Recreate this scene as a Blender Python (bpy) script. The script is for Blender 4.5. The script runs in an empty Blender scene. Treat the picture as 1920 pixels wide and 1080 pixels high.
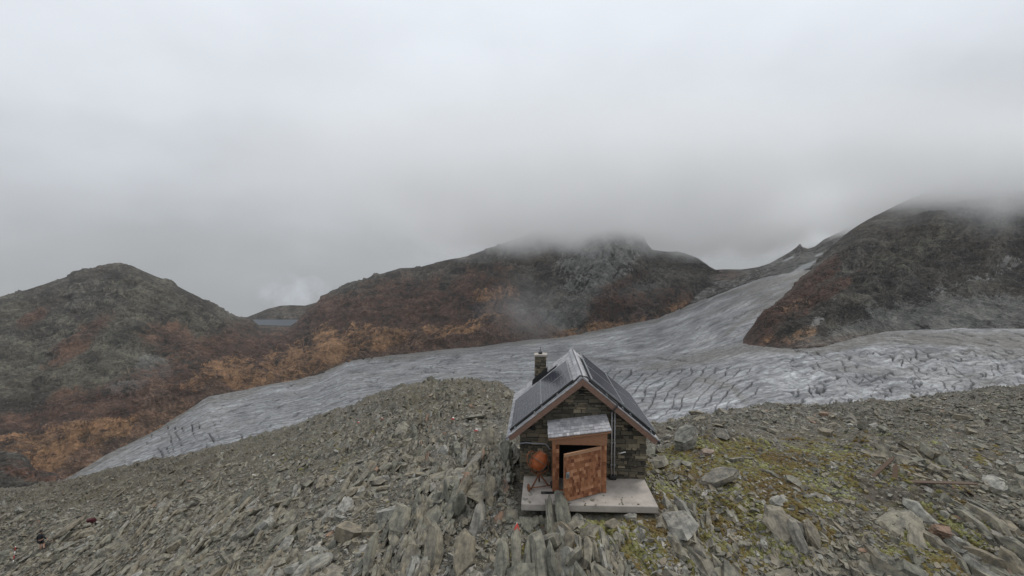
import bpy, bmesh, math, random
import numpy as np
from mathutils import Vector, Matrix

random.seed(11)
RNG = np.random.default_rng(11)
SC = bpy.context.scene
COL = SC.collection

# ------------------------------------------------------------------ camera, world, sun, exposure
F = 860.0                       # focal length in pixels of the 1920 px wide photograph
CAM_H = 8.8                     # eye height over the concrete pad
PITCH = math.atan(50 / F)
cam_d = bpy.data.cameras.new('camera')
cam_d.sensor_width = 36.0
cam_d.lens = 36.0 * F / 1920
cam_d.clip_start = 0.1
cam_d.clip_end = 40000
cam = bpy.data.objects.new('camera', cam_d)
COL.objects.link(cam)
cam.location = (0, 0, CAM_H)
cam.rotation_euler = (math.radians(90) - PITCH, 0, 0)
SC.camera = cam

SUN_EL, SUN_AZ = math.radians(55), math.radians(55)
wd = bpy.data.worlds.new('World')
SC.world = wd
wd.use_nodes = True
nt = wd.node_tree
nt.nodes.clear()


def N(tree, kind, **kw):
    n = tree.nodes.new(kind)
    for k, v in kw.items():
        if k.startswith('i_'):
            n.inputs[k[2:].replace('_', ' ')].default_value = v
        elif k.startswith('n_'):
            n.inputs[int(k[2:])].default_value = v
        else:
            setattr(n, k, v)
    return n


def ramp(tree, fac, stops, interp='LINEAR'):
    r = tree.nodes.new('ShaderNodeValToRGB')
    r.color_ramp.interpolation = interp
    e = r.color_ramp.elements
    while len(e) > 1:
        e.remove(e[-1])
    e[0].position = stops[0][0]
    c = stops[0][1]
    e[0].color = (c, c, c, 1) if not hasattr(c, '__len__') else (*c, 1)
    for p_, c in stops[1:]:
        x = e.new(p_)
        x.color = (c, c, c, 1) if not hasattr(c, '__len__') else (*c, 1)
    if fac is not None:
        tree.links.new(fac, r.inputs[0])
    return r.outputs[0]


def mth(tree, op, a, b=None, clamp=False):
    m = tree.nodes.new('ShaderNodeMath')
    m.operation = op
    m.use_clamp = clamp
    for i, v in enumerate((a, b)):
        if v is None:
            continue
        if hasattr(v, 'is_linked'):
            tree.links.new(v, m.inputs[i])
        else:
            m.inputs[i].default_value = v
    return m.outputs[0]


def mixc(tree, fac, a, b, mode='MIX'):
    m = tree.nodes.new('ShaderNodeMix')
    m.data_type = 'RGBA'
    m.blend_type = mode
    m.clamp_factor = True
    for sock, v in ((m.inputs[0], fac), (m.inputs[6], a), (m.inputs[7], b)):
        if hasattr(v, 'is_linked'):
            tree.links.new(v, sock)
        elif hasattr(v, '__len__'):
            sock.default_value = (*v, 1)
        else:
            sock.default_value = v
    return m.outputs[2]


# overcast sky: a physical sky seen through a closed cloud cover
tc = N(nt, 'ShaderNodeTexCoord')
sky = N(nt, 'ShaderNodeTexSky', sky_type='NISHITA', sun_disc=False, sun_elevation=SUN_EL, sun_rotation=SUN_AZ)
bg1 = N(nt, 'ShaderNodeBackground', i_Strength=0.05)
nt.links.new(sky.outputs[0], bg1.inputs[0])
sep = N(nt, 'ShaderNodeSeparateXYZ')
nt.links.new(tc.outputs['Generated'], sep.inputs[0])
mp = N(nt, 'ShaderNodeMapping')
mp.inputs['Scale'].default_value = (1.3, 1.3, 2.6)
nt.links.new(tc.outputs['Generated'], mp.inputs[0])
nz = N(nt, 'ShaderNodeTexNoise', i_Scale=1.5, i_Detail=5.0, i_Roughness=0.5)
nt.links.new(mp.outputs[0], nz.inputs['Vector'])
zz = mth(nt, 'ADD', sep.outputs['Z'], mth(nt, 'MULTIPLY', mth(nt, 'SUBTRACT', nz.outputs[0], 0.5), 0.55))
z01 = mth(nt, 'MULTIPLY_ADD', zz, 0.5)
z01.node.inputs[2].default_value = 0.5
cl = ramp(nt, z01, [(0.44, (.37, .385, .40)), (0.50, (.43, .45, .47)), (0.56, (.565, .59, .625)),
                    (0.64, (.75, .79, .84)), (0.74, (.88, .93, .985)), (1.0, (.93, .98, 1.03))])
# a sunlit cumulus far beyond the pass
cd = Vector(((555 - 960) / F, 1, (490 - 552) / F)).normalized()
vd = N(nt, 'ShaderNodeVectorMath', operation='SUBTRACT')
nt.links.new(tc.outputs['Generated'], vd.inputs[0])
vd.inputs[1].default_value = cd
vs = N(nt, 'ShaderNodeVectorMath', operation='MULTIPLY')
nt.links.new(vd.outputs[0], vs.inputs[0])
vs.inputs[1].default_value = (1, 1, 1.7)
vl = N(nt, 'ShaderNodeVectorMath', operation='LENGTH')
nt.links.new(vs.outputs[0], vl.inputs[0])
n2 = N(nt, 'ShaderNodeTexNoise', i_Scale=22.0, i_Detail=6.0, i_Roughness=0.6)
nt.links.new(tc.outputs['Generated'], n2.inputs['Vector'])
cm = mth(nt, 'ADD', mth(nt, 'MULTIPLY', vl.outputs['Value'], -9.0), mth(nt, 'MULTIPLY_ADD', n2.outputs[0], 1.6))
cm.node.inputs[1].links[0].from_node.inputs[2].default_value = -0.1
cmask = ramp(nt, cm, [(0.0, 0.0), (0.7, 0.8)], 'EASE')
cl = mixc(nt, cmask, cl, (.54, .575, .62))
bg2 = N(nt, 'ShaderNodeBackground', i_Strength=1.0)
nt.links.new(cl, bg2.inputs[0])
ms = N(nt, 'ShaderNodeMixShader', n_0=0.93)
nt.links.new(bg1.outputs[0], ms.inputs[1])
nt.links.new(bg2.outputs[0], ms.inputs[2])
wo = N(nt, 'ShaderNodeOutputWorld')
nt.links.new(ms.outputs[0], wo.inputs[0])

sun_d = bpy.data.lights.new('sun', 'SUN')
sun_d.energy = 1.5
sun_d.angle = math.radians(12)
sun_d.color = (1.0, 0.96, 0.9)
sun = bpy.data.objects.new('sun', sun_d)
COL.objects.link(sun)
sun.rotation_euler = (math.radians(90) - SUN_EL, 0, math.radians(180) - SUN_AZ)

SC.view_settings.view_transform = 'Standard'
SC.view_settings.look = 'None'
SC.view_settings.exposure = 0.0
SC.view_settings.gamma = 1.0
SC.render.engine = 'CYCLES'
cy = SC.cycles
cy.max_bounces = 12
cy.diffuse_bounces = 2
cy.glossy_bounces = 2
cy.transmission_bounces = 2
cy.volume_bounces = 10
cy.volume_step_rate = 1.0
cy.volume_max_steps = 96
cy.caustics_reflective = cy.caustics_refractive = False
cy.use_denoising = True
try:
    cy.denoiser = 'OPENIMAGEDENOISE'
    cy.denoising_input_passes = 'RGB_ALBEDO_NORMAL'
    cy.denoising_prefilter = 'ACCURATE'
except Exception:
    pass

# ------------------------------------------------------------------ helpers
CP, SP = math.cos(PITCH), math.sin(PITCH)


def pt(px, py, Y):
    """World points at forward distance Y along the sight lines through photograph points."""
    a = (np.asarray(px, float) - 960) / F
    b = (540 - np.asarray(py, float)) / F
    t = np.asarray(Y, float) / (b * SP + CP)
    return np.stack(np.broadcast_arrays(a * t, Y, CAM_H + (b * CP - SP) * t), -1)


def _h(ix, iy, iz, seed):
    with np.errstate(over='ignore'):
        h = (ix.astype(np.uint32) * np.uint32(374761393) + iy.astype(np.uint32) * np.uint32(668265263)
             + iz.astype(np.uint32) * np.uint32(2246822519) + np.uint32(seed * 3266489917 & 0xffffffff))
        h = (h ^ (h >> np.uint32(13))) * np.uint32(1274126177)
        h = (h ^ (h >> np.uint32(16))) * np.uint32(2654435761)
    return h ^ (h >> np.uint32(15))


_g = np.random.default_rng(5).normal(size=(256, 3))
_g /= np.linalg.norm(_g, axis=1)[:, None]
_g = _g.astype(np.float32)


def perlin(p, seed=0):
    p = np.asarray(p, np.float32)
    i = np.floor(p)
    f = p - i
    i = i.astype(np.int64)
    u = f * f * f * (f * (f * 6 - 15) + 10)
    out = 0
    for dx in (0, 1):
        wx = u[..., 0] if dx else 1 - u[..., 0]
        for dy in (0, 1):
            wy = u[..., 1] if dy else 1 - u[..., 1]
            for dz in (0, 1):
                wz = u[..., 2] if dz else 1 - u[..., 2]
                g = _g[(_h(i[..., 0] + dx, i[..., 1] + dy, i[..., 2] + dz, seed) & np.uint32(255)).astype(np.int64)]
                d = g[..., 0] * (f[..., 0] - dx) + g[..., 1] * (f[..., 1] - dy) + g[..., 2] * (f[..., 2] - dz)
                out = out + wx * wy * wz * d
    return out * 1.5


def fbm(p, oct=4, seed=0, gain=0.5, lac=2.03, ridged=False):
    s, a, t = 0, 1.0, 0
    p = np.asarray(p, np.float32)
    for o in range(oct):
        n = perlin(p, seed + o * 7)
        if ridged:
            n = 1 - 2 * np.abs(n)
        s = s + a * n
        t += a
        a *= gain
        p = p * lac
    return s / t


def sst(x, a, b):
    t = np.clip((x - a) / (b - a), 0, 1)
    return t * t * (3 - 2 * t)


def mesh_arrays(name, V, faces_idx, counts, attrs=None, smooth=False, mats=(), matidx=None):
    me = bpy.data.meshes.new(name)
    V = np.ascontiguousarray(V, np.float32)
    faces_idx = np.ascontiguousarray(faces_idx, np.int32)
    counts = np.ascontiguousarray(counts, np.int32)
    me.vertices.add(len(V))
    me.vertices.foreach_set('co', V.ravel())
    me.loops.add(len(faces_idx))
    me.loops.foreach_set('vertex_index', faces_idx)
    me.polygons.add(len(counts))
    st = np.zeros(len(counts), np.int32)
    st[1:] = np.cumsum(counts)[:-1]
    me.polygons.foreach_set('loop_start', st)
    me.polygons.foreach_set('loop_total', counts)
    me.polygons.foreach_set('use_smooth', np.full(len(counts), smooth))
    if matidx is not None:
        me.polygons.foreach_set('material_index', np.ascontiguousarray(matidx, np.int32))
    for k, a in (attrs or {}).items():
        at = me.attributes.new(k, 'FLOAT', 'POINT')
        at.data.foreach_set('value', np.ascontiguousarray(a, np.float32).ravel())
    for m in mats:
        me.materials.append(m)
    me.update(calc_edges=True)
    return me


def link(name, me, parent=None, **props):
    o = bpy.data.objects.new(name, me)
    COL.objects.link(o)
    if parent is not None:
        o.parent = parent
    for k, v in props.items():
        o[k] = v
    return o


def grid_obj(name, V, mat, attrs=None, **props):
    nr, nc = V.shape[:2]
    idx = np.arange(nr * nc).reshape(nr, nc)
    q = np.stack([idx[:-1, :-1], idx[:-1, 1:], idx[1:, 1:], idx[1:, :-1]], -1).reshape(-1, 4)
    me = mesh_arrays(name, V.reshape(-1, 3), q.ravel(), np.full(len(q), 4), attrs, True, [mat])
    return link(name, me, **props)


def grid_normals(V):
    du = np.gradient(V, axis=1)
    dv = np.gradient(V, axis=0)
    n = np.cross(du, dv)
    n /= np.linalg.norm(n, axis=-1, keepdims=True) + 1e-9
    n[n[..., 2] < 0] *= -1
    return n


def loft(cols, lines, counts, smooth=0):
    """Rows of (px, py, Y) control lines -> py and Y on a grid (rows x columns)."""
    PY, IY = [], []
    for L in lines:
        L = np.array(L, float)
        PY.append(np.interp(cols, L[:, 0], L[:, 1]))
        IY.append(np.interp(cols, L[:, 0], 1 / L[:, 2]))
    py, iy, row = [], [], []
    for k, n in enumerate(counts):
        t = (np.arange(n) / n)[:, None]
        py.append(PY[k] * (1 - t) + PY[k + 1] * t)
        iy.append(IY[k] * (1 - t) + IY[k + 1] * t)
        row.append(k + t[:, 0])
    py.append(PY[-1][None])
    iy.append(IY[-1][None])
    row.append([len(counts)])
    py, iy, row = np.concatenate(py), np.concatenate(iy), np.concatenate(row)
    if smooth:
        def sm(a, k, ax):
            for _ in range(2):
                pad = [(0, 0), (0, 0)]
                pad[ax] = (k, k)
                b = np.pad(a, pad, mode='reflect', reflect_type='odd')
                c = np.cumsum(b, axis=ax)
                z = np.zeros_like(np.take(c, [0], ax))
                c = np.concatenate([z, c], ax)
                n = a.shape[ax]
                hi = np.take(c, np.arange(2 * k + 1, 2 * k + 1 + n), ax)
                lo = np.take(c, np.arange(0, n), ax)
                a = (hi - lo) / (2 * k + 1)
            return a
        py = sm(sm(py, smooth, 0), smooth, 1)
        iy = sm(sm(iy, smooth, 0), smooth, 1)
    return py, 1 / iy, row


# ------------------------------------------------------------------ materials
def new_mat(name):
    m = bpy.data.materials.new(name)
    m.use_nodes = True
    t = m.node_tree
    t.nodes.clear()
    out = N(t, 'ShaderNodeOutputMaterial')
    b = N(t, 'ShaderNodeBsdfPrincipled')
    t.links.new(b.outputs[0], out.inputs[0])
    return m, t, b


def attr(t, name):
    return N(t, 'ShaderNodeAttribute', attribute_name=name).outputs['Fac']


def coords(t, scale=(1, 1, 1), rot=(0, 0, 0), kind='Object'):
    c = N(t, 'ShaderNodeTexCoord')
    m = N(t, 'ShaderNodeMapping')
    m.inputs['Scale'].default_value = scale
    m.inputs['Rotation'].default_value = rot
    t.links.new(c.outputs[kind], m.inputs[0])
    return m.outputs[0]


def noise(t, vec, scale, detail=4, rough=0.55, dist=0.0):
    n = N(t, 'ShaderNodeTexNoise', i_Scale=scale, i_Detail=float(detail), i_Roughness=rough, i_Distortion=dist)
    t.links.new(vec, n.inputs['Vector'])
    return n.outputs[0]


def voro(t, vec, scale, feature='F1', out='Distance', rand=1.0):
    n = N(t, 'ShaderNodeTexVoronoi', feature=feature, i_Scale=scale, i_Randomness=rand)
    t.links.new(vec, n.inputs['Vector'])
    return n.outputs[out]


def bump(t, b, h, strength, dist):
    n = N(t, 'ShaderNodeBump', i_Strength=strength, i_Distance=dist)
    t.links.new(h, n.inputs['Height'])
    t.links.new(n.outputs[0], b.inputs['Normal'])


def ground_material():
    m, t, b = new_mat('rubble ground')
    v = coords(t)
    vst = coords(t, (1, .35, 1))
    n1 = noise(t, vst, .35, 5, .6)
    n2 = noise(t, vst, 1.9, 7, .78)
    n3 = noise(t, v, 9, 4, .65)
    vo = voro(t, v, 5.5, 'F1', 'Color')
    hsv = N(t, 'ShaderNodeSeparateColor')
    t.links.new(vo, hsv.inputs[0])
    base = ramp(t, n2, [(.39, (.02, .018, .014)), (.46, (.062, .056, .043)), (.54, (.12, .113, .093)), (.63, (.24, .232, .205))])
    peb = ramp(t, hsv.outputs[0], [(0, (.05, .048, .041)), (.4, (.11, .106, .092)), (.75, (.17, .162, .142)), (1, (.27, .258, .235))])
    c = mixc(t, .55, base, peb)  # both ramps darkened: shade of the gaps between stones put into the colour
    c = mixc(t, ramp(t, n1, [(.42, 0.0), (.62, .4)]), c, (.10, .085, .056))
    c = mixc(t, mth(t, 'MULTIPLY', attr(t, 'soil'), ramp(t, n2, [(.35, .95), (.6, .45)])), c, (.088, .07, .05))
    mo = mth(t, 'MULTIPLY', attr(t, 'moss'), ramp(t, noise(t, v, 1.5, 6, .72), [(.46, 0.0), (.58, .85)]), True)
    c = mixc(t, mo, c, ramp(t, noise(t, v, 1.1, 4, .6), [(.40, (.10, .066, .022)), (.5, (.12, .098, .034)), (.60, (.155, .15, .065))]))
    c = mixc(t, attr(t, 'pale'), c, mixc(t, n3, (.25, .22, .18), (.42, .40, .36)))
    t.links.new(c, b.inputs['Base Color'])
    b.inputs['Roughness'].default_value = .9
    hh = mth(t, 'ADD', mth(t, 'MULTIPLY', n2, .5), mth(t, 'ADD', mth(t, 'MULTIPLY', n3, .35), mth(t, 'MULTIPLY', voro(t, v, 5.5), -.45)))
    bump(t, b, hh, .9, .22)
    return m


def rock_material(name='slate', bed_scale=(5, .8, 3)):
    m, t, b = new_mat(name)
    v = coords(t)
    vs = coords(t, bed_scale)
    ti = attr(t, 'tint')
    c = ramp(t, ti, [(0, (.07, .07, .06)), (.25, (.13, .126, .102)), (.45, (.184, .172, .138)), (.58, (.172, .146, .106)), (.7, (.206, .197, .175)),
                     (.82, (.25, .245, .222)), (.93, (.37, .345, .315)), (.955, (.19, .13, .095)), (1, (.21, .125, .08))])
    n = noise(t, v, 3.2, 6, .65)
    c = mixc(t, .85, c, ramp(t, n, [(.38, (.5, .5, .5)), (.5, (1, .99, .96)), (.62, (1.45, 1.43, 1.35))]), 'MULTIPLY')
    c = mixc(t, ramp(t, noise(t, v, 1.3, 5, .7), [(.54, 0.0), (.7, .5)]), c, (.20, .165, .10))
    ls = noise(t, vs, 2.0, 5, .6)
    c = mixc(t, ramp(t, ls, [(.36, .55), (.48, 0.0)]), c, (.06, .058, .05))
    c = mixc(t, ramp(t, noise(t, v, 14, 4, .7), [(.6, 0.0), (.72, .4)]), c, (.34, .34, .30))
    t.links.new(c, b.inputs['Base Color'])
    b.inputs['Roughness'].default_value = .82
    h = mth(t, 'ADD', mth(t, 'MULTIPLY', ls, .7), mth(t, 'MULTIPLY', n, .5))
    bump(t, b, h, .55, .07)
    return m


def mountain_material(name, dark=1.0):
    m, t, b = new_mat(name)
    v = coords(t)
    vst = coords(t, (1, 1, .42), (.25, .2, 0))
    n0 = noise(t, v, .006, 5, .6)
    n1 = noise(t, vst, .03, 7, .68)
    n2 = noise(t, v, .12, 6, .7)
    n3 = noise(t, v, .5, 3, .7)
    tx = attr(t, 'tex')
    wv = N(t, 'ShaderNodeVectorMath', operation='MULTIPLY_ADD')
    wn = N(t, 'ShaderNodeTexNoise', i_Scale=.04, i_Detail=5.0, i_Roughness=.65)
    t.links.new(v, wn.inputs['Vector'])
    t.links.new(wn.outputs['Color'], wv.inputs[0])
    wv.inputs[1].default_value = (46, 46, 46)
    t.links.new(coords(t, (1, 1, .55), (.3, .25, 0)), wv.inputs[2])
    warped = wv.outputs[0]

    def cells(sc):
        q_ = N(t, 'ShaderNodeSeparateColor')
        t.links.new(voro(t, warped, sc, 'F1', 'Color'), q_.inputs[0])
        return q_.outputs[0]
    vc1, vc2 = cells(.045), cells(.15)
    blk = mth(t, 'ADD', mth(t, 'MULTIPLY', vc1, .5), mth(t, 'MULTIPLY', vc2, .5))
    n5_ = noise(t, v, .3, 5, .75)
    nb = mth(t, 'ADD', mth(t, 'MULTIPLY', n1, .3), mth(t, 'ADD', mth(t, 'MULTIPLY', n2, .2), mth(t, 'MULTIPLY', tx, .5)))
    base = ramp(t, nb, [(.34, (.014 * dark, .013 * dark, .012 * dark)), (.44, (.031 * dark, .028 * dark, .0245 * dark)),
                        (.54, (.054 * dark, .049 * dark, .042 * dark)), (.66, (.125 * dark, .118 * dark, .104 * dark))])
    base = mixc(t, ramp(t, n0, [(.42, 0.0), (.6, .5)]), base, (.07, .055, .043))
    wob = mth(t, 'ADD', mth(t, 'MULTIPLY', mth(t, 'SUBTRACT', tx, .5), 1.5), mth(t, 'ADD', mth(t, 'MULTIPLY', mth(t, 'SUBTRACT', n2, .5), 1.0), mth(t, 'MULTIPLY', mth(t, 'SUBTRACT', blk, .5), .9)))

    def patch(fac, lo, hi, n=n2, thr=(.4, .58)):
        k = mth(t, 'ADD', mth(t, 'MULTIPLY', fac, 1.0), wob)
        k = ramp(t, k, [(thr[0], 0.0), (thr[1], 1.0)])
        k = mth(t, 'MULTIPLY', k, ramp(t, fac, [(0.02, 0.0), (.3, 1.0)]))
        return k, mixc(t, ramp(t, mth(t, 'ADD', mth(t, 'MULTIPLY', n, .45), mth(t, 'MULTIPLY', tx, .55)), [(.36, 0.0), (.68, 1.0)]), lo, hi)
    k, cc = patch(attr(t, 'green'), (.038, .036, .026), (.105, .10, .074), thr=(.4, .95))
    c = mixc(t, mth(t, 'MULTIPLY', k, .6), base, cc)
    k, cc = patch(attr(t, 'grey'), (.07, .074, .072), (.22, .224, .217), thr=(.4, .7))
    c = mixc(t, k, c, cc)
    k, cc = patch(attr(t, 'scree'), (.085, .087, .081), (.15, .15, .14), n3, (.2, .5))
    c = mixc(t, k, c, cc)
    k, cc = patch(attr(t, 'rust'), (.038, .020, .014), (.115, .053, .034), thr=(.3, 1.1))
    c = mixc(t, mth(t, 'MULTIPLY', k, .7), c, cc)
    k, cc = patch(attr(t, 'ochre'), (.078, .042, .026), (.31, .18, .095), thr=(.4, 1.1))
    c = mixc(t, mth(t, 'MULTIPLY', k, .8), c, cc)
    c = mixc(t, attr(t, 'talus'), c, mixc(t, ramp(t, n5_, [(.42, 0.0), (.58, 1.0)]), (.075, .045, .033), (.13, .085, .062)))
    c = mixc(t, ramp(t, tx, [(.2, .85), (.38, 0.0)]), c, (.022, .02, .018))
    # dark cracks and gullies
    cr = noise(t, coords(t, (1, 1, .22), (.1, -.25, .3)), .055, 6, .75)
    c = mixc(t, ramp(t, cr, [(.36, .5), (.44, 0.0)]), c, (.026, .023, .021))
    n5 = noise(t, v, .3, 5, .75)
    c = mixc(t, .95, c, ramp(t, blk, [(.15, (.55, .55, .55)), (.5, (.96, .96, .96)), (.85, (1.52, 1.51, 1.48))]), 'MULTIPLY')
    c = mixc(t, .6, c, ramp(t, n5, [(.38, (.55, .55, .55)), (.5, (1, 1, 1)), (.62, (1.5, 1.48, 1.45))]), 'MULTIPLY')
    sp = voro(t, v, .22, 'F1', 'Distance')
    c = mixc(t, ramp(t, sp, [(.10, .35), (.2, 0.0)]), c, (.24, .235, .22))
    c = mixc(t, 1.0, c, (.83, .82, .80), 'MULTIPLY')
    c = mixc(t, attr(t, 'snow'), c, (.62, .64, .66))
    t.links.new(c, b.inputs['Base Color'])
    b.inputs['Roughness'].default_value = .95
    h = mth(t, 'ADD', mth(t, 'MULTIPLY', voro(t, warped, .045), 1.3), mth(t, 'ADD', mth(t, 'MULTIPLY', n2, .35), mth(t, 'MULTIPLY', voro(t, warped, .15), .5)))
    bump(t, b, h, .5, 12.0)
    return m


def glacier_material():
    m, t, b = new_mat('glacier ice')
    v = coords(t)
    st = attr(t, 'streak')
    n1 = noise(t, v, .03, 5, .6)
    n2 = noise(t, v, .22, 6, .75)
    c = ramp(t, st, [(.2, (.10, .103, .11)), (.42, (.205, .208, .218)), (.6, (.30, .305, .315)), (.82, (.46, .47, .48))])
    c = mixc(t, .75, c, ramp(t, n2, [(.38, (.5, .49, .48)), (.5, (1, 1, 1)), (.62, (1.45, 1.45, 1.46))]), 'MULTIPLY')
    c = mixc(t, ramp(t, n1, [(.35, .35), (.55, 0.0)]), c, (.24, .23, .215))
    d = mth(t, 'MULTIPLY', attr(t, 'dirt'), ramp(t, n2, [(.3, 1.0), (.65, .55)]))
    c = mixc(t, d, c, ramp(t, n2, [(.3, (.085, .078, .068)), (.7, (.20, .185, .165))]))
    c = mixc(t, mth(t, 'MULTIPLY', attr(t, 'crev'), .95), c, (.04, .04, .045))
    sp = voro(t, v, .16)
    c = mixc(t, ramp(t, sp, [(.06, .7), (.13, 0.0)]), c, (.06, .058, .055))
    t.links.new(c, b.inputs['Base Color'])
    b.inputs['Roughness'].default_value = .7
    b.inputs['Specular IOR Level'].default_value = .3
    h = mth(t, 'ADD', mth(t, 'MULTIPLY', st, .6), mth(t, 'MULTIPLY', n2, .5))
    bump(t, b, h, .8, 3.0)
    return m


def tint_mat(name, stops, rough=.8, nscale=20, stretch=(1, 1, 1), spec=.4, bstr=.3, bdist=.01, var=.5, metal=0.0):
    m, t, b = new_mat(name)
    c = ramp(t, attr(t, 'tint'), stops)
    n = noise(t, coords(t, stretch), nscale, 5, .65)
    c = mixc(t, var, c, ramp(t, n, [(.25, (.45, .45, .45)), (.5, (1, 1, 1)), (.75, (1.45, 1.45, 1.45))]), 'MULTIPLY')
    t.links.new(c, b.inputs['Base Color'])
    b.inputs['Roughness'].default_value = rough
    b.inputs['Specular IOR Level'].default_value = spec
    b.inputs['Metallic'].default_value = metal
    bump(t, b, n, bstr, bdist)
    return m


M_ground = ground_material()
M_rock = rock_material()
M_hero = rock_material('slate slab', (.7, 4, 7))
M_hill = mountain_material('weathered rock face')
M_dark = mountain_material('dark rock face', .9)
M_ice = glacier_material()
M_stone = tint_mat('dry stone', [(0, (.03, .027, .022)), (.3, (.075, .066, .05)), (.55, (.125, .108, .078)), (.75, (.17, .14, .095)), (.9, (.24, .205, .145)), (1, (.17, .095, .05))], .9, 9, (1, 1, 2), .3, .7, .03, .6)
M_mortar = tint_mat('mortar', [(0, (.035, .033, .028)), (1, (.05, .047, .04))], .95, 12)
M_shingle_grey = tint_mat('weathered shingle', [(0, (.19, .185, .19)), (.5, (.31, .305, .315)), (1, (.45, .44, .45))], .75, 14, (1, 1, 1), .4, .3, .006, .45)
M_shingle_red = tint_mat('cedar shingle', [(0, (.11, .036, .017)), (.3, (.205, .08, .037)), (.65, (.29, .125, .06)), (1, (.43, .22, .12))], .75, 26, (1.6, 1.6, .3), .3, .4, .006, .55)
M_timber = tint_mat('larch timber', [(0, (.20, .092, .05)), (.5, (.28, .145, .082)), (1, (.38, .22, .13))], .7, 18, (.4, 3, 3), .3, .3, .005, .45)
M_barge = tint_mat('weathered barge board', [(0, (.12, .07, .05)), (1, (.225, .14, .105))], .75, 16, (.3, 2, 2), .3, .3, .005, .6)
M_black = tint_mat('black metal', [(0, (.012, .012, .013)), (1, (.03, .03, .03))], .5, 20)
M_void = tint_mat('dark interior', [(0, (.01, .01, .01)), (1, (.02, .02, .02))], .9, 5)  # near-black colour standing for the shade inside porch and vent holes
M_alu = tint_mat('aluminium', [(0, (.22, .225, .23)), (1, (.40, .41, .42))], .4, 20, metal=.7, var=.2)
M_galv = tint_mat('galvanised pipe', [(0, (.33, .33, .34)), (1, (.45, .45, .46))], .5, 12, metal=.3, var=.35)
M_hose = tint_mat('grey conduit', [(0, (.20, .215, .23)), (1, (.28, .295, .31))], .6, 20, var=.2)
M_white = tint_mat('white plastic', [(0, (.6, .6, .58)), (1, (.75, .75, .73))], .5, 20, var=.15)
M_orange = tint_mat('orange drum paint', [(0, (.19, .046, .012)), (.6, (.29, .075, .017)), (1, (.17, .08, .048))], .6, 7, var=.9)
M_rust = tint_mat('rusty steel', [(0, (.10, .038, .018)), (1, (.23, .085, .035))], .85, 14, var=.7)
M_rubber = tint_mat('rubber', [(0, (.02, .018, .016)), (1, (.05, .04, .035))], .9, 12)
M_concrete = tint_mat('concrete', [(0, (.29, .26, .23)), (1, (.42, .38, .34))], .9, 1.7, (1, 1, 1), .2, .3, .012, .6)
M_red = tint_mat('red paint', [(0, (.38, .03, .025)), (1, (.45, .045, .03))], .6, 25, var=.4)
M_wpaint = tint_mat('white paint', [(0, (.66, .65, .62)), (1, (.78, .77, .74))], .6, 25, var=.3)
M_plank = tint_mat('old plank', [(0, (.075, .052, .038)), (1, (.16, .105, .07))], .85, 10, (4, .5, 4), var=.6)


def panel_material():
    m, t, b = new_mat('solar cells')
    uv = N(t, 'ShaderNodeTexCoord').outputs['UV']
    sp = N(t, 'ShaderNodeSeparateXYZ')
    t.links.new(uv, sp.inputs[0])

    def lines(s, n, w):
        f = mth(t, 'FRACT', mth(t, 'MULTIPLY', s, float(n)))
        d = mth(t, 'ABSOLUTE', mth(t, 'SUBTRACT', f, .5))
        return mth(t, 'GREATER_THAN', d, .5 - w)
    g = mth(t, 'MAXIMUM', lines(sp.outputs[0], 10, .035), lines(sp.outputs[1], 6, .03))
    fine = mth(t, 'MULTIPLY', lines(sp.outputs[1], 18, .05), .25)
    cell = mixc(t, noise(t, coords(t), 2.5, 3, .5), (.012, .014, .026), (.026, .028, .045))
    c = mixc(t, mth(t, 'MAXIMUM', g, fine), cell, (.12, .125, .14))
    t.links.new(c, b.inputs['Base Color'])
    b.inputs['Roughness'].default_value = .2
    b.inputs['Specular IOR Level'].default_value = .32
    return m


M_panel = panel_material()

# ------------------------------------------------------------------ terrain: glacier, hills, mountains
GL0 = [(-300, 1010, 300), (100, 965, 335), (250, 920, 340), (400, 900, 330), (640, 850, 330), (870, 800, 330), (1100, 850, 280),
       (1240, 855, 245), (1430, 830, 232), (1650, 815, 230), (1920, 795, 230), (2300, 770, 230)]
GL1 = [(-300, 980, 320), (60, 930, 352), (130, 893, 372), (200, 852, 405), (300, 800, 460), (390, 743, 520), (470, 728, 560), (560, 712, 600),
       (600, 700, 640), (650, 677, 690), (750, 664, 740), (860, 653, 800), (1000, 637, 880), (1060, 632, 920),
       (1150, 613, 1000), (1230, 598, 1080), (1300, 568, 1250), (1340, 549, 1400), (1390, 525, 1480),
       (1440, 503, 1540), (1500, 482, 1600), (1545, 466, 1620), (1700, 455, 1620), (2300, 440, 1620)]


def lerp_line(L, px, k):
    L = np.array(L, float)
    v = 1 / L[:, 2] if k == 2 else L[:, k]
    return np.interp(px, L[:, 0], v)


def glacier_Y(px, py):
    a, b = lerp_line(GL0, px, 1), lerp_line(GL1, px, 1)
    t = (a - py) / (a - b)
    return 1 / (lerp_line(GL0, px, 2) * (1 - t) + lerp_line(GL1, px, 2) * t)


def blob0(px, py, cx, cy, rx, ry, ang=0.0):
    c, s = math.cos(ang), math.sin(ang)
    dx, dy = px - cx, py - cy
    return 1 - sst(np.sqrt(((dx * c + dy * s) / rx) ** 2 + ((-dx * s + dy * c) / ry) ** 2), .5, 1.4)


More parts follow.
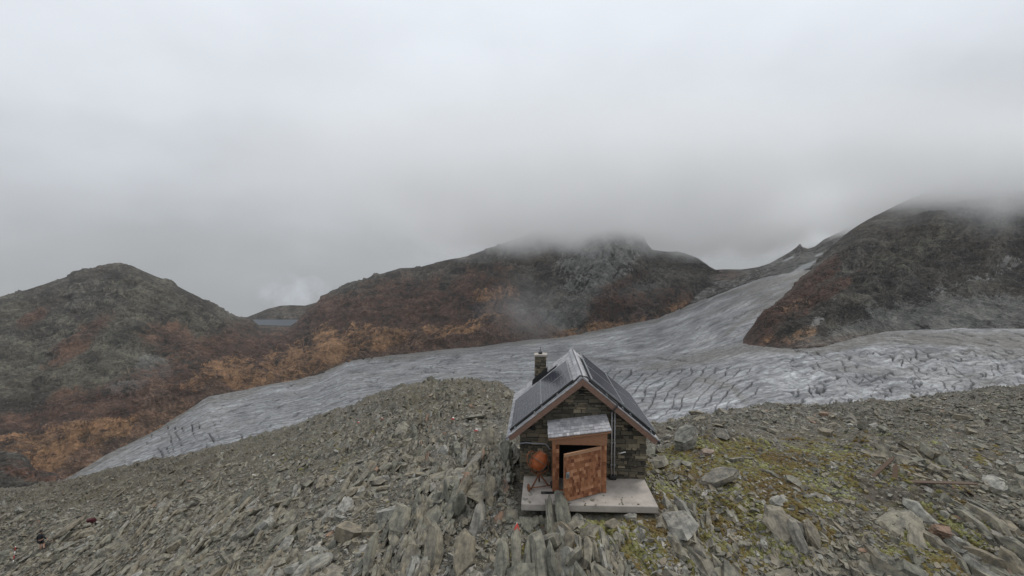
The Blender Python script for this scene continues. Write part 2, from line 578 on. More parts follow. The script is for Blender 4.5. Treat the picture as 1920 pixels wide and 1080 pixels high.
def dirtex(px, py, ang, L=60.0, W=9.0, seed=300):
    """Rock structure on a face: ribs and runnels drawn out along one direction, with finer breakage across it."""
    w1 = fbm(np.dstack([px / 80, py / 60, px * 0]), 3, seed)
    w2 = fbm(np.dstack([px / 22, py / 18, px * 0]), 3, seed + 3)
    ang = ang + .55 * w1
    a, b_ = px + 14 * w1 + 4 * w2, py + 9 * w2
    s_ = a * np.cos(ang) + b_ * np.sin(ang)
    t_ = -a * np.sin(ang) + b_ * np.cos(ang)
    r1 = fbm(np.dstack([s_ / L, t_ / W, px * 0]), 4, seed + 11, .6, ridged=True)
    r2 = fbm(np.dstack([s_ / (L * .6), t_ / (W * .7), px * 0 + 5]), 4, seed + 17, .6)
    r3 = fbm(np.dstack([a / 15, b_ / 7, px * 0]), 3, seed + 23, .65)
    r4 = fbm(np.dstack([px / 4.5, py / 4.5, px * 0]), 2, seed + 29)
    big = fbm(np.dstack([px / 50, py / 34, px * 0]), 3, seed + 31)
    return np.clip(.45 + .40 * (r1 - .25) + .55 * r2 + .16 * r3 + .10 * r4 + .45 * big, 0, 1)


# glacier --------------------------------------------------------------------
cols = np.arange(-120, 2080, 1.9)
py, Y, row = loft(cols, [GL0, GL1], [300])
px = np.broadcast_to(cols, py.shape)
# the ice runs on a little under the rock at its far edge
V = pt(px, py, Y)
tt = np.broadcast_to(row[:, None], py.shape)
wx = V[..., :2] / 60.0
warp = fbm(np.dstack([px / 90, py / 45, px * 0]), 4, 3)
warp2 = fbm(np.dstack([px / 38, py / 24, px * 0 + 4]), 4, 9)
brk = fbm(np.dstack([px / 34, py / 20, px * 0 + 9]), 4, 17)


def crack(phase, width, mask, thr=.05):
    f = phase - np.floor(phase)
    d = np.abs(f - .5)
    k = sst(brk + mask - 1, thr - .12, thr + .05)
    return sst(-d, -width, -width * .25) * k


def box(a0, a1, a2, a3, b0, b1, b2, b3):
    return sst(px, a0, a1) * (1 - sst(px, a2, a3)) * sst(py, b0, b1) * (1 - sst(py, b2, b3))


crev = np.zeros_like(py)
# concentric crevasses below the hut roof
m1 = box(1095, 1140, 1400, 1450, 672, 700, 800, 830)
crev = np.maximum(crev, crack((px + .85 * (py - 700) + 26 * warp + 10 * warp2) / 22, .08, m1, -.2))
m1b = box(1050, 1090, 1300, 1380, 650, 665, 700, 725)
crev = np.maximum(crev, .6 * crack((py - .12 * (px - 1100) + 9 * warp) / 13, .09, m1b, .1))
# right-hand ice fall
m2 = box(1430, 1500, 1990, 2050, 640, 662, 745, 775)
crev = np.maximum(crev, crack((py - .46 * (px - 1600) + 44 * warp + 12 * warp2) / 17, .07, m2, -.08))
m2b = box(1480, 1540, 1760, 1830, 690, 715, 770, 790)
crev = np.maximum(crev, crack((px * .55 + .5 * py + 18 * warp2) / 16, .075, m2b, .06))
m2c = box(1600, 1680, 2000, 2050, 612, 622, 668, 690)
crev = np.maximum(crev, .7 * crack((py - .1 * (px - 1700) - 4e-4 * (px - 1700) ** 2 + 7 * warp) / 11, .10, m2c, .03))
# tongue on the left
m3 = box(235, 280, 440, 500, 770, 800, 868, 890)
crev = np.maximum(crev, crack((px - .35 * (py - 830) + 12 * warp2) / 15, .075, m3, .07))
m4 = box(330, 420, 1000, 1060, 640, 668, 800, 830)
crev = np.maximum(crev, .55 * crack((py + .42 * (px - 500) + 9 * warp2) / 15, .09, m4, .16))
m5 = box(620, 700, 1010, 1060, 650, 668, 725, 745)
crev = np.maximum(crev, .5 * crack((py + .03 * px + 10 * warp) / 8, .13, m5, .08))
m6 = box(1180, 1250, 1500, 1560, 500, 530, 630, 650)
crev = np.maximum(crev, .5 * crack((py + .5 * (px - 1300) + 12 * warp2) / 14, .08, m6, .16))
# flow streaks follow the ice from edge to edge
q = (py - .5 * (lerp_line(GL0, px, 1) + lerp_line(GL1, px, 1)))
streak = .5 + .42 * fbm(np.dstack([px / 120, tt * 34 + 1.3 * warp, px * 0]), 4, 31, .62) + .5 * fbm(np.dstack([px / 36, tt * 80 + 2 * warp, px * 0]), 3, 47, .6) \
    + .25 * warp + .12 * warp2
dirt = np.zeros_like(py)
dirt = np.maximum(dirt, .85 * (1 - sst((1 - tt) * (lerp_line(GL0, px, 1) - lerp_line(GL1, px, 1)), 0, 13 + 14 * warp)) * sst(px, 560, 700) * (1 - sst(px, 1000, 1300)))


def band(xs, ys, w, amp):
    global dirt
    yc = np.interp(px, xs, ys)
    d = np.abs(py - yc + 6 * warp2 + 5 * warp) / np.interp(px, xs, w)
    dirt = np.maximum(dirt, amp * (1 - sst(d, .25, 1.0)) * sst(px, xs[0] - 1, xs[0] + 30) * (1 - sst(px, xs[-1] - 40, xs[-1] + 1)))


band([1180, 1250, 1330, 1400, 1480, 1560, 1640], [692, 684, 668, 652, 655, 650, 640], [6, 10, 18, 20, 16, 14, 12], .95)
band([1290, 1330, 1375, 1392, 1420], [712, 715, 728, 745, 770], [7, 9, 12, 14, 8], .75)
band([1060, 1100, 1180, 1240, 1300], [690, 676, 678, 672, 660], [3, 6, 6, 8, 4], .6)
band([1560, 1640, 1760, 1920, 2050], [652, 634, 634, 640, 648], [14, 18, 20, 24, 22], .95)
band([1750, 1850, 1920, 2050], [672, 660, 668, 680], [6, 12, 16, 12], .55)
band([1500, 1620, 1740, 1920], [700, 690, 700, 720], [5, 8, 14, 16], .35)
band([700, 800, 900, 960], [672, 668, 656, 648], [4, 6, 5, 4], .5)
band([1380, 1430, 1480, 1550], [560, 540, 522, 500], [4, 9, 12, 9], .7)
band([1400, 1450, 1500, 1550], [600, 560, 540, 515], [4, 8, 10, 9], .7)
band([1330, 1380, 1440, 1500, 1560], [562, 545, 530, 518, 508], [3, 6, 9, 12, 14], .9)
band([1280, 1340, 1400, 1460, 1540], [600, 585, 560, 545, 530], [3, 5, 6, 8, 9], .6)
band([1340, 1380, 1430, 1480], [640, 610, 580, 552], [5, 9, 10, 9], .8)
band([1392, 1420, 1480, 1550, 1600], [648, 604, 552, 492, 450], [12, 13, 12, 9, 6], .95)
band([1360, 1420, 1470, 1530], [575, 540, 525, 512], [4, 6, 7, 7], .85)
band([1400, 1450, 1500, 1545], [575, 550, 528, 505], [3, 4, 5, 5], .9)
band([1430, 1470, 1520], [520, 508, 498], [5, 8, 8], .95)
band([1330, 1400, 1460], [622, 588, 560], [3, 4, 4], .6)
upm = sst(px, 1290, 1400) * (1 - sst(py, 530, 620)) * (1 - .2 * sst(py, 470, 520))
tx2 = dirtex(px, py, px * 0 + 2.52, 120, 6, 390)
dirt = np.maximum(dirt, upm * np.clip(1.35 - 1.7 * tx2 + .5 * (1 - sst(py, 480, 530)), 0, .95))
streak = streak + .25 * upm * (tx2 - .5)
edged = (1 - tt) * (lerp_line(GL0, px, 1) - lerp_line(GL1, px, 1))
dirt = np.maximum(dirt, .8 * (1 - sst(edged, 1, 9 + 16 * np.clip(.3 + warp, 0, 1))))
dirt = np.clip(dirt + .12 * sst(px, 1350, 1700) + (.30 + .5 * warp) * (1 - sst(px, 700, 1150)) + .25 * np.clip(warp2 + .6 * warp, 0, 1), 0, 1)
Z = V[..., 2]
big = fbm(np.dstack([V[..., 0] / 70, V[..., 1] / 110, Z * 0]), 4, 61)
Z += np.clip(Y / 600, .4, 1.5) * 3.2 * big + .6 * (streak - .5) * np.clip(Y / 500, .5, 1.5)
Z -= crev * np.clip(Y / 110, 2, 6)
# swollen ice hummocks in the ice fall on the right
Z += 4.0 * m2 * np.clip(warp2, -.2, .6)
edge = np.clip((row[-1] - row) / .012, 0, 1)[:, None]
grid_obj('glacier', V, M_ice, {'crev': np.clip(crev * .95, 0, 1), 'dirt': dirt, 'streak': np.clip(streak, 0, 1)}, kind='structure')

# left hill and the clouded summit: one range, two objects ---------------------
BASE = [(-500, 1010, 290), (-200, 970, 315), (0, 935, 335), (60, 932, 352)] + [(a, b + 2, c) for a, b, c in GL1[2:20]] + [(1420, 514, 1640)]
SKY = [(-500, 640, 560), (-200, 590, 620), (0, 557, 690), (60, 541, 730), (130, 517, 770), (142, 508, 775), (166, 505, 780), (200, 500, 790), (226, 495, 800),
       (246, 498, 805), (268, 508, 815), (285, 515, 825), (332, 537, 850), (350, 546, 860), (372, 556, 870), (386, 563, 880), (410, 580, 900),
       (428, 590, 930), (446, 594, 960), (470, 597, 1000), (484, 609, 1010), (545, 611, 1030), (556, 603, 1060), (575, 583, 1120), (592, 568, 1150), (606, 556, 1170), (622, 547, 1180),
       (650, 535, 1200), (702, 517, 1250), (752, 503, 1300), (790, 501, 1330), (832, 489, 1380), (872, 481, 1420), (922, 464, 1480),
       (980, 444, 1540), (1040, 418, 1590), (1100, 385, 1640), (1140, 360, 1680), (1180, 400, 1700), (1203, 443, 1690), (1222, 468, 1680), (1290, 477, 1690), (1310, 485, 1680), (1330, 500, 1660),
       (1347, 511, 1640), (1390, 516, 1660), (1420, 512, 1700)]
b_ = np.array(BASE)
s_ = np.array(SKY)
xs = np.arange(-480, 1421, 2.0)


def between(k, fy, fI):
    """A control line part-way up the face; fI shifts it towards (smaller) or away from the viewer."""
    y0, y1 = np.interp(xs, b_[:, 0], b_[:, 1]), np.interp(xs, s_[:, 0], s_[:, 1])
    i0, i1 = np.interp(xs, b_[:, 0], 1 / b_[:, 2]), np.interp(xs, s_[:, 0], 1 / s_[:, 2])
    return np.stack([xs, y0 + (y1 - y0) * fy, 1 / (i0 + (i1 - i0) * fI)], 1)


low = [(a, b + 14, c * 1.004) for a, b, c in BASE]
back1 = [(a, b + 14, c * 1.10) for a, b, c in SKY]
back2 = [(a, b + 90, c * 1.35) for a, b, c in SKY]
cols = np.arange(-480, 1416, 2.0)
py, Y, row = loft(cols, [low, BASE, between(0, .22, .14), between(0, .55, .50), SKY, back1, back2], [5, 60, 90, 120, 8, 12])
px = np.broadcast_to(cols, py.shape)
V = pt(px, py, Y)
nrm = grid_normals(V)
sc = Y / 800
P = V / 1.0
face = sst(row, .6, 1.6)[:, None] * np.ones_like(py)
crest = np.exp(-((row - 4) / .12) ** 2)[:, None]
rid = fbm(P / np.array([120, 150, 80]), 5, 71, .5, ridged=True)
d = 15 * (rid - rid.mean()) + 8 * fbm(P / np.array([42, 50, 75]), 5, 83, .55) + 3.5 * fbm(P / np.array([14, 16, 22]), 3, 88, .6, ridged=True) - 1.5
amp = (.25 + .75 * face) * (1 - .85 * crest) * np.clip(sc, .5, 1.4)
lakegap = np.exp(-((px - 515) / 60) ** 2) * sst(np.broadcast_to(row[:, None], px.shape), 3.2, 4.0)
amp = amp * (1 - .9 * lakegap)
ang = np.interp(px, [-480, 100, 420, 600, 900, 1100, 1200, 1420], [2.25, 2.2, 1.9, 2.0, 2.15, 1.75, 2.1, 2.5])
tex = dirtex(px, py, ang, 60, 9, 300)
d = d + 5 * (tex - .45)
V = V + nrm * (d * amp)[..., None]
tt = np.clip((row[:, None] - 1) / 3, 0, 1) * np.ones_like(py)
yb, ys = np.interp(px, b_[:, 0], b_[:, 1]), np.interp(px, s_[:, 0], s_[:, 1])
h01 = np.clip((yb - py) / np.maximum(yb - ys, 5), 0, 1)
up = yb - py                                      # height over the ice in photograph pixels
wob = fbm(np.dstack([px / 70, py / 40, px * 0]), 4, 91)
wob2 = fbm(np.dstack([px / 24, py / 15, px * 0]), 4, 97)


def blob(cx, cy, rx, ry, ang=0.0, soft=.5):
    c, s = math.cos(ang), math.sin(ang)
    dx, dy = px - cx, py - cy
    r = np.sqrt(((dx * c + dy * s) / rx) ** 2 + ((-dx * s + dy * c) / ry) ** 2) + .45 * wob + .25 * wob2
    return 1 - sst(r, 1 - soft, 1 + soft)


ochre = np.zeros_like(py)
for a in [(60, 850, 150, 40, -.15), (170, 815, 150, 22, -.12), (60, 880, 140, 40, -.1), (300, 780, 90, 15, -.2), (460, 715, 110, 20, -.1), (540, 690, 70, 26, -.4), (610, 680, 60, 22, -.5),
          (650, 655, 70, 28, -.3), (720, 645, 60, 20, -.15), (790, 635, 60, 16, -.25), (860, 622, 45, 12, -.2), (505, 705, 18, 40, .2), (420, 700, 60, 25, 0),
          (1060, 628, 40, 9, -.35), (1230, 592, 60, 12, -.45), (1140, 610, 60, 10, -.2), (600, 640, 40, 20, -.3), (905, 560, 20, 14, 0), (950, 555, 30, 12, 0), (905, 600, 40, 8, -.2)]:
    ochre = np.maximum(ochre, blob(*a) * (1.0 if a[0] < 900 else .65))
rust = np.zeros_like(py)
for a in [(200, 770, 190, 40, -.15), (80, 800, 130, 40, -.1), (380, 720, 140, 50, -.15), (470, 670, 120, 50, 0), (560, 650, 60, 50, 0), (660, 610, 130, 50, .1), (790, 590, 130, 60, .05),
          (900, 570, 70, 60, .1), (950, 620, 70, 24, 0), (850, 640, 120, 20, -.2), (1190, 600, 110, 32, -.35), (1150, 580, 50, 40, -.6), (1280, 575, 40, 20, -.5), (60, 600, 40, 14, -.6), (330, 640, 60, 30, .2),
          (150, 640, 70, 18, -.7), (1150, 545, 60, 12, -.5), (70, 860, 160, 50, 0)]:
    rust = np.maximum(rust, blob(*a))
green = np.zeros_like(py)
for a in [(230, 640, 140, 60, 0), (130, 710, 130, 40, -.2), (170, 690, 70, 25, -.2), (40, 680, 60, 60, 0), (330, 610, 70, 40, .3), (60, 740, 80, 30, -.1), (30, 600, 50, 40, 0), (280, 560, 80, 40, .4)]:
    green = np.maximum(green, .8 * blob(*a))
grey = np.zeros_like(py)
for a in [(1105, 500, 50, 40, -.2), (1140, 490, 40, 55, .3), (1075, 535, 22, 14, 0), (910, 585, 30, 16, -.4), (940, 575, 35, 9, -.1), (1170, 460, 30, 30, 0), (235, 730, 40, 10, -.2), (1120, 540, 25, 20, .4), (1200, 590, 40, 14, -.4)]:
    grey = np.maximum(grey, .8 * blob(*a))
scree = np.zeros_like(py)
for a in [(1075, 590, 22, 62, .72, .3), (1050, 600, 20, 50, .7, .3), (980, 615, 50, 30, .1), (1020, 628, 50, 10, 0), (1190, 545, 40, 20, .2), (290, 695, 30, 22, .3), (1060, 630, 60, 6, -.2)]:
    scree = np.maximum(scree, blob(*a))
snow = np.zeros_like(py)
split = int(np.searchsorted(cols, 515))
fans = np.full_like(py, -99.0)
for c_, h_, sl in [(785, 46, .75), (735, 24, .7), (690, 20, .7), (655, 14, .8), (850, 34, .6), (905, 40, .7), (960, 66, .8), (1000, 54, .7), (840, 22, .4), (520, 22, 1.0), (485, 14, .8), (400, 40, .8), (330, 34, .7), (260, 26, .5), (290, 110, 1.9), (150, 44, .4), (560, 16, .9)]:
    fans = np.maximum(fans, h_ - np.abs(px - c_ + 6 * wob2) * sl * np.where(np.abs(px - c_) < 4, .5, 1))
talus = sst(fans - up + 7 * wob2, -3, 4) * sst(up, 0, 3) * .85
A = {'tex': tex, 'talus': talus, 'ochre': ochre, 'rust': rust, 'green': green, 'grey': grey, 'scree': scree, 'snow': snow}
grid_obj('hill', V[:, :split + 1], M_hill, {k: a[:, :split + 1] for k, a in A.items()}, kind='structure')
grid_obj('mountain', V[:, split:], M_hill, {k: a[:, split:] for k, a in A.items()}, kind='structure')
lake_z = float(pt(515, 612.5, 1034)[2])

# low hill behind the tarn
L1 = [(380, 640, 1120), (450, 612, 1135), (470, 608, 1142), (560, 608, 1142), (600, 612, 1142), (700, 640, 1142)]
L2 = [(380, 625, 1300), (440, 603, 1300), (462, 595, 1290), (480, 588, 1280), (502, 579, 1270), (526, 573, 1270), (545, 572, 1270), (572, 573, 1280), (600, 565, 1300), (700, 560, 1300)]
cols = np.arange(385, 700, 2.0)
py, Y, row = loft(cols, [L1, L2, [(a, b + 30, c * 1.3) for a, b, c in L2]], [40, 8])
px = np.broadcast_to(cols, py.shape)
V = pt(px, py, Y)
V += grid_normals(V) * (4 * fbm(V / 60, 5, 101) * (1 - .8 * np.exp(-((row - 1) / .15) ** 2))[:, None])[..., None]
z0 = np.zeros_like(py)
grid_obj('hill', V, M_hill, {'tex': dirtex(px, py, px * 0 + .3, 40, 8, 350), 'talus': z0, 'ochre': z0, 'rust': z0 + .12, 'green': z0, 'grey': z0, 'scree': z0, 'snow': z0}, kind='structure')

m, t, b = new_mat('lake water')
b.inputs['Base Color'].default_value = (.045, .056, .066, 1)
b.inputs['Roughness'].default_value = .5
b.inputs['Specular IOR Level'].default_value = .15
bump(t, b, noise(t, coords(t, (1, .3, 1)), .5, 4), .3, .3)
lc = [pt(a, 604, y)[:2] for a, y in ((455, 1020), (590, 1020), (610, 1160), (430, 1160))]
ring = [(*p_, lake_z) for p_ in lc]
link('lake', mesh_arrays('lake', ring, [0, 1, 2, 3], [4], None, False, [m]), kind='structure')

# ridge with the little pinnacle behind the pass --------------------------------
R0 = [(a_, b_, float(glacier_Y(a_, b_)) * .985) for a_, b_ in ((1290, 572), (1340, 553), (1390, 534), (1440, 517), (1500, 507), (1550, 499), (1620, 492), (1800, 488), (2400, 488))]
R1 = [(1290, 520, 1640), (1330, 507, 1660), (1350, 505, 1680), (1390, 505, 1690), (1420, 501, 1700), (1445, 493, 1700), (1470, 479, 1710), (1484, 470, 1710), (1494, 463, 1710), (1500, 456, 1710), (1504, 463, 1710),
      (1515, 466, 1715), (1528, 462, 1720), (1545, 449, 1720), (1570, 437, 1720), (1600, 420, 1720), (1700, 380, 1720), (1900, 345, 1720), (2400, 325, 1720)]
cols = np.arange(1295, 2380, 2.0)
py, Y, row = loft(cols, [[(a, b + 40, c) for a, b, c in R0], R0, R1, [(a, b + 40, c * 1.3) for a, b, c in R1]], [4, 70, 8])
px = np.broadcast_to(cols, py.shape)
V = pt(px, py, Y)
V += grid_normals(V) * (9 * fbm(V / 60, 5, 111) * (1 - .85 * np.exp(-((row - 2) / .15) ** 2))[:, None])[..., None]
wob = fbm(np.dstack([px / 40, py / 14, px * 0]), 4, 113)
wob2 = fbm(np.dstack([px / 16, py / 6, px * 0]), 4, 115)
snow = np.clip(blob(1478, 486, 10, 3, -.45, .3) + blob(1535, 477, 8, 3, -.3, .3) + blob(1500, 505, 24, 4, -.45, .3) + blob(1520, 495, 18, 3, -.45, .3) + blob(1577, 462, 4, 2, 0, .3), 0, 1) * .4
z0 = np.zeros_like(py)
grid_obj('ridge', V, M_hill, {'tex': dirtex(px, py, px * 0 + 2.6, 50, 5, 360), 'talus': z0, 'ochre': z0, 'rust': .5 * blob(1360, 515, 40, 10, 0), 'green': z0, 'grey': z0 + .3, 'scree': .7 * blob(1500, 500, 60, 20, -.4), 'snow': snow}, kind='structure')

# big dark slope on the right ---------------------------------------------------
_bx = [(1378, 648), (1392, 645), (1430, 650), (1467, 653), (1505, 654), (1544, 649), (1600, 637), (1660, 622), (1720, 617), (1780, 616), (1920, 617), (2100, 610), (2500, 590)]
D0 = [(a, b + 2, float(glacier_Y(a, b)) * 1.0) for a, b in _bx]
D1 = [(1378, 646, 500), (1392, 636, 520), (1406, 618, 540), (1420, 602, 560), (1450, 574, 590), (1480, 548, 620), (1520, 508, 660), (1545, 482, 690), (1560, 462, 700), (1580, 445, 720), (1600, 430, 740),
      (1622, 416, 760), (1640, 406, 780), (1664, 395, 800), (1690, 381, 830), (1760, 352, 880), (1850, 326, 950), (1920, 311, 1000), (2100, 280, 1100), (2500, 230, 1200)]
b_, s_ = np.array(D0), np.array(D1)
xs = np.arange(1378, 2480, 2.0)
cols = np.concatenate([np.arange(1379, 1960, 1.8), np.arange(1960, 2460, 5)])
py, Y, row = loft(cols, [[(a, b + 14, c * 1.004) for a, b, c in D0], D0, between(0, .3, .22), between(0, .6, .55), D1,
                         [(a + 6, b + 20, c * 1.12) for a, b, c in D1], [(a, b + 160, c * 1.3) for a, b, c in D1]], [4, 90, 90, 90, 8, 10])
px = np.broadcast_to(cols, py.shape)
V = pt(px, py, Y)
nrm = grid_normals(V)
crest = np.exp(-((row - 4) / .4) ** 2)[:, None]
steep = sst(row, 1.2, 2.4)[:, None]
# gullies run obliquely down the face
a45 = np.stack([V[..., 0] * .6 + V[..., 2] * .9, V[..., 1], V[..., 2] * .8 - V[..., 0] * .5], -1)
d = 20 * fbm(a45 / np.array([160, 90, 42]), 5, 121, .55, ridged=True) - 6 + 7 * fbm(V / 34, 5, 123, .58) + 3 * fbm(V / 9, 3, 127, .6, ridged=True)
amp = (.12 + .88 * steep) * (1 - .9 * crest) * sst(px, 1378, 1470)
tex = dirtex(px, py, px * 0 + 2.42, 110, 8, 370)
talus = .7 * blob0(px, py, 1585, 640, 130, 14, -.12) 
d = d + 5 * (tex - .45)
V = V + nrm * (d * amp)[..., None]
wob = fbm(np.dstack([px / 60, py / 40, px * 0]), 4, 131)
wob2 = fbm(np.dstack([px / 22, py / 15, px * 0]), 4, 137)
rust = np.zeros_like(py)
for a in [(1430, 615, 55, 24, -.75), (1490, 565, 70, 26, -.75), (1470, 600, 70, 20, -.6), (1400, 640, 40, 14, -.2), (1540, 520, 50, 14, -.75), (1560, 560, 60, 12, -.7), (1440, 645, 50, 8, 0)]:
    rust = np.maximum(rust, blob(*a))
ochre = np.zeros_like(py)
for a in [(1495, 590, 26, 7, -.8), (1515, 585, 22, 6, -.7), (1480, 640, 50, 7, -.1), (1500, 632, 40, 8, -.3)]:
    ochre = np.maximum(ochre, .55 * blob(*a))
green = np.zeros_like(py)
for a in [(1620, 530, 70, 22, -.7), (1700, 480, 80, 40, -.6), (1600, 580, 60, 20, -.6)]:
    green = np.maximum(green, .45 * blob(*a))
grey = np.zeros_like(py)
for a in [(1880, 510, 60, 8, -.5), (1800, 540, 60, 6, -.3), (1540, 600, 40, 8, -.8), (1760, 548, 30, 6, -.4), (1890, 490, 50, 5, -.55)]:
    grey = np.maximum(grey, .24 * blob(*a))
scree = np.clip(.75 * blob(1800, 600, 190, 36, -.08) + .6 * blob(1640, 610, 60, 14, -.3) + .5 * blob(1560, 635, 80, 10, -.1), 0, 1)
z0 = np.zeros_like(py)
grid_obj('mountain', V, M_dark, {'tex': tex, 'talus': talus * .6, 'ochre': ochre, 'rust': rust, 'green': green, 'grey': grey, 'scree': scree, 'snow': z0}, kind='structure')

# rusty knoll low on the left ---------------------------------------------------
K0 = [(-260, 1000, 150), (0, 985, 150), (150, 950, 158), (230, 930, 165)]
K1 = [(-260, 800, 190), (-60, 835, 185), (0, 848, 182), (20, 850, 182), (36, 851, 182), (48, 862, 182), (56, 876, 183), (66, 884, 184), (84, 886, 186), (100, 890, 186), (118, 898, 188), (132, 904, 190), (170, 925, 190), (230, 950, 192)]
cols = np.arange(-255, 228, 1.6)
py, Y, row = loft(cols, [K0, K1, [(a, b + 40, c * 1.25) for a, b, c in K1]], [80, 14])
px = np.broadcast_to(cols, py.shape)
V = pt(px, py, Y)
crest = np.exp(-((row - 1) / .1) ** 2)[:, None]
V += grid_normals(V) * ((2.2 * fbm(V / np.array([14, 14, 5]), 5, 141, .6, ridged=True) + 1.0 * fbm(V / 4, 4, 143, .6)) * (1 - .6 * crest))[..., None]
wob = fbm(np.dstack([px / 40, py / 24, px * 0]), 4, 145)
wob2 = fbm(np.dstack([px / 14, py / 9, px * 0]), 4, 147)
z0 = np.zeros_like(py)
grid_obj('hill', V, mountain_material('dark knoll rock', .55), {'tex': dirtex(px, py, px * 0 + .5, 40, 7, 380), 'talus': z0, 'ochre': .3 * blob(90, 896, 50, 6, .3), 'rust': np.maximum(.8 * blob(80, 898, 80, 14, .25), .3 * blob(20, 872, 40, 8, 0)), 'green': .2 * blob(20, 920, 80, 20, 0), 'grey': z0, 'scree': z0, 'snow': z0}, kind='structure')

# ------------------------------------------------------------------ near ground
G0 = [(-500, 1420, 27), (0, 1420, 20), (400, 1420, 11.5), (800, 1420, 9.2), (1240, 1420, 8.9), (1920, 1420, 9.4), (2500, 1420, 10)]
G1 = [(-500, 1090, 56), (0, 1080, 42), (200, 1080, 31), (400, 1080, 21.5), (600, 1080, 16.5), (800, 1080, 14.3), (1000, 1080, 13.4), (1240, 1080, 13.3), (1500, 1080, 13.6), (1920, 1080, 14.5), (2500, 1080, 16.5)]
G2 = [(-500, 1010, 70), (0, 985, 60), (200, 975, 46), (400, 965, 33), (600, 958, 24), (800, 958, 18.9), (960, 958, 16.8), (1240, 958, 16.4), (1500, 950, 17.3), (1920, 950, 19), (2500, 950, 22)]
G3 = [(-500, 970, 86), (0, 948, 80), (130, 930, 76), (250, 905, 68), (400, 885, 52), (600, 860, 38), (800, 850, 29), (960, 860, 23), (1100, 866, 21.6), (1240, 870, 21.2), (1500, 860, 23), (1920, 850, 26), (2500, 835, 30)]
G4 = [(-500, 945, 110), (0, 918, 105), (130, 903, 110), (185, 886, 108), (250, 868, 105), (350, 853, 102), (450, 826, 100), (560, 793, 96), (640, 763, 92), (700, 738, 88), (760, 720, 82), (820, 709, 78), (850, 706, 76), (880, 706, 75),
      (920, 711, 70), (960, 730, 60), (1000, 760, 54), (1100, 785, 46), (1200, 791, 42), (1240, 790, 40), (1275, 780, 40), (1300, 773, 41), (1360, 764, 42), (1430, 758, 44), (1470, 753, 46), (1500, 751, 48), (1540, 757, 49), (1570, 762, 50), (1650, 752, 54),
      (1750, 737, 58), (1850, 727, 61), (1920, 719, 64), (2500, 680, 80)]
cols = np.arange(-330, 2260, 2.1)
lines = [G0, G1, G2, G3, G4, [(a, b + 14, c * 1.16) for a, b, c in G4], [(a, b + 130, c * 1.5) for a, b, c in G4]]
gpy, gY, grow = loft(cols, lines, [70, 130, 120, 150, 14, 14], smooth=9)
gpx = np.broadcast_to(cols, gpy.shape)
GV = pt(gpx, gpy, gY)
# hut frame
YAW = math.radians(3.3)
EX = np.array([math.cos(YAW), -math.sin(YAW)])
EY = np.array([math.sin(YAW), math.cos(YAW)])
HO = np.array([.44, 18.37])


def hut_local(xy):
    d_ = xy - HO
    return d_ @ EX, d_ @ EY


hx, hy = hut_local(GV[..., :2])
foot = sst(hx, -1.2, -.2) * (1 - sst(hx, 5.1, 6.0)) * sst(hy, -2.9, -2.1) * (1 - sst(hy, 5.8, 7.0))
near = np.clip(30 / gY, .25, 1)
X_, Y_ = GV[..., 0], GV[..., 1]
zero = X_ * 0
crestg = np.exp(-((grow - 4) / .18) ** 2)[:, None]
roll = fbm(np.dstack([X_ / 7, Y_ / 16, zero]), 4, 201)
strata = fbm(np.dstack([X_ / .9 + .25 * Y_ + 2 * roll, Y_ / 7, zero]), 4, 203, .55, ridged=True)
lump = fbm(np.dstack([X_ / 1.6, Y_ / 2.6, zero]), 5, 205, .6)
fine = fbm(np.dstack([X_ / .35, Y_ / .9, zero]), 3, 207, .6)
left = 1 - sst(gpx, 1180, 1500)
bed = sst(fbm(np.dstack([X_ / 5, Y_ / 9, zero]), 3, 209) + .12 * left, -.02, .22)
farb = np.clip(gY / 30, 1, 2.6)
dz = (.6 * roll * farb + (.55 * bed * (strata - .2) + .40 * lump) * farb + .09 * fine * farb) * (1 - .3 * crestg)
slabzone = sst(hx, -.8, 0) * (1 - sst(hx, 5.0, 5.8)) * sst(hy, -3.4, -2.6) * (1 - sst(hy, 6, 7))
dz = dz * (1 - .75 * slabzone)
GV[..., 2] += dz
GV[..., 2] = GV[..., 2] * (1 - foot) + np.minimum(GV[..., 2], -.34) * foot
GN = grid_normals(GV)


def gblob(cx, cy, rx, ry, s=.6):
    r = np.sqrt(((gpx - cx) / rx) ** 2 + ((gpy - cy) / ry) ** 2)
    return 1 - sst(r, 1 - s, 1 + s)


moss = np.clip(1.1 * gblob(1310, 985, 170, 130) + .7 * gblob(1330, 868, 110, 28) + .4 * gblob(1500, 880, 130, 60) + .4 * gblob(1650, 1000, 260, 90) + .5 * gblob(1850, 1050, 160, 60)
               + .35 * gblob(1700, 860, 260, 70) + .3 * gblob(1080, 1000, 120, 60) + .3 * gblob(900, 870, 80, 50) + .28 * gblob(950, 1040, 200, 50) + .30 * gblob(560, 840, 200, 60) + .4 * gblob(830, 745, 120, 40) + .22 * gblob(200, 960, 220, 70) + .08, 0, 1)
soil = np.clip(.9 * gblob(1650, 960, 240, 60) + .8 * gblob(930, 895, 70, 30) + .7 * gblob(940, 1040, 60, 40) + .5 * gblob(850, 740, 110, 40) + .5 * gblob(1400, 830, 120, 24) + .45 * gblob(300, 900, 300, 60) + .4 * gblob(740, 1040, 50, 50)
               + .6 * gblob(1850, 1050, 200, 60) + .5 * gblob(1150, 1000, 100, 60) + .25, 0, 1)
soil = np.clip(soil + .5 * fbm(np.dstack([X_ / 3, Y_ / 5, zero]), 4, 221), 0, 1)
pale = np.clip(.45 * gblob(1110, 1048, 50, 22) + .45 * gblob(1060, 945, 50, 8), 0, 1)
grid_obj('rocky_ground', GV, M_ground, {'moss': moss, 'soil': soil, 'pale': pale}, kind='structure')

ncol, nrow = len(cols), gpy.shape[0]
front_rows = int(np.searchsorted(grow, 4.0))


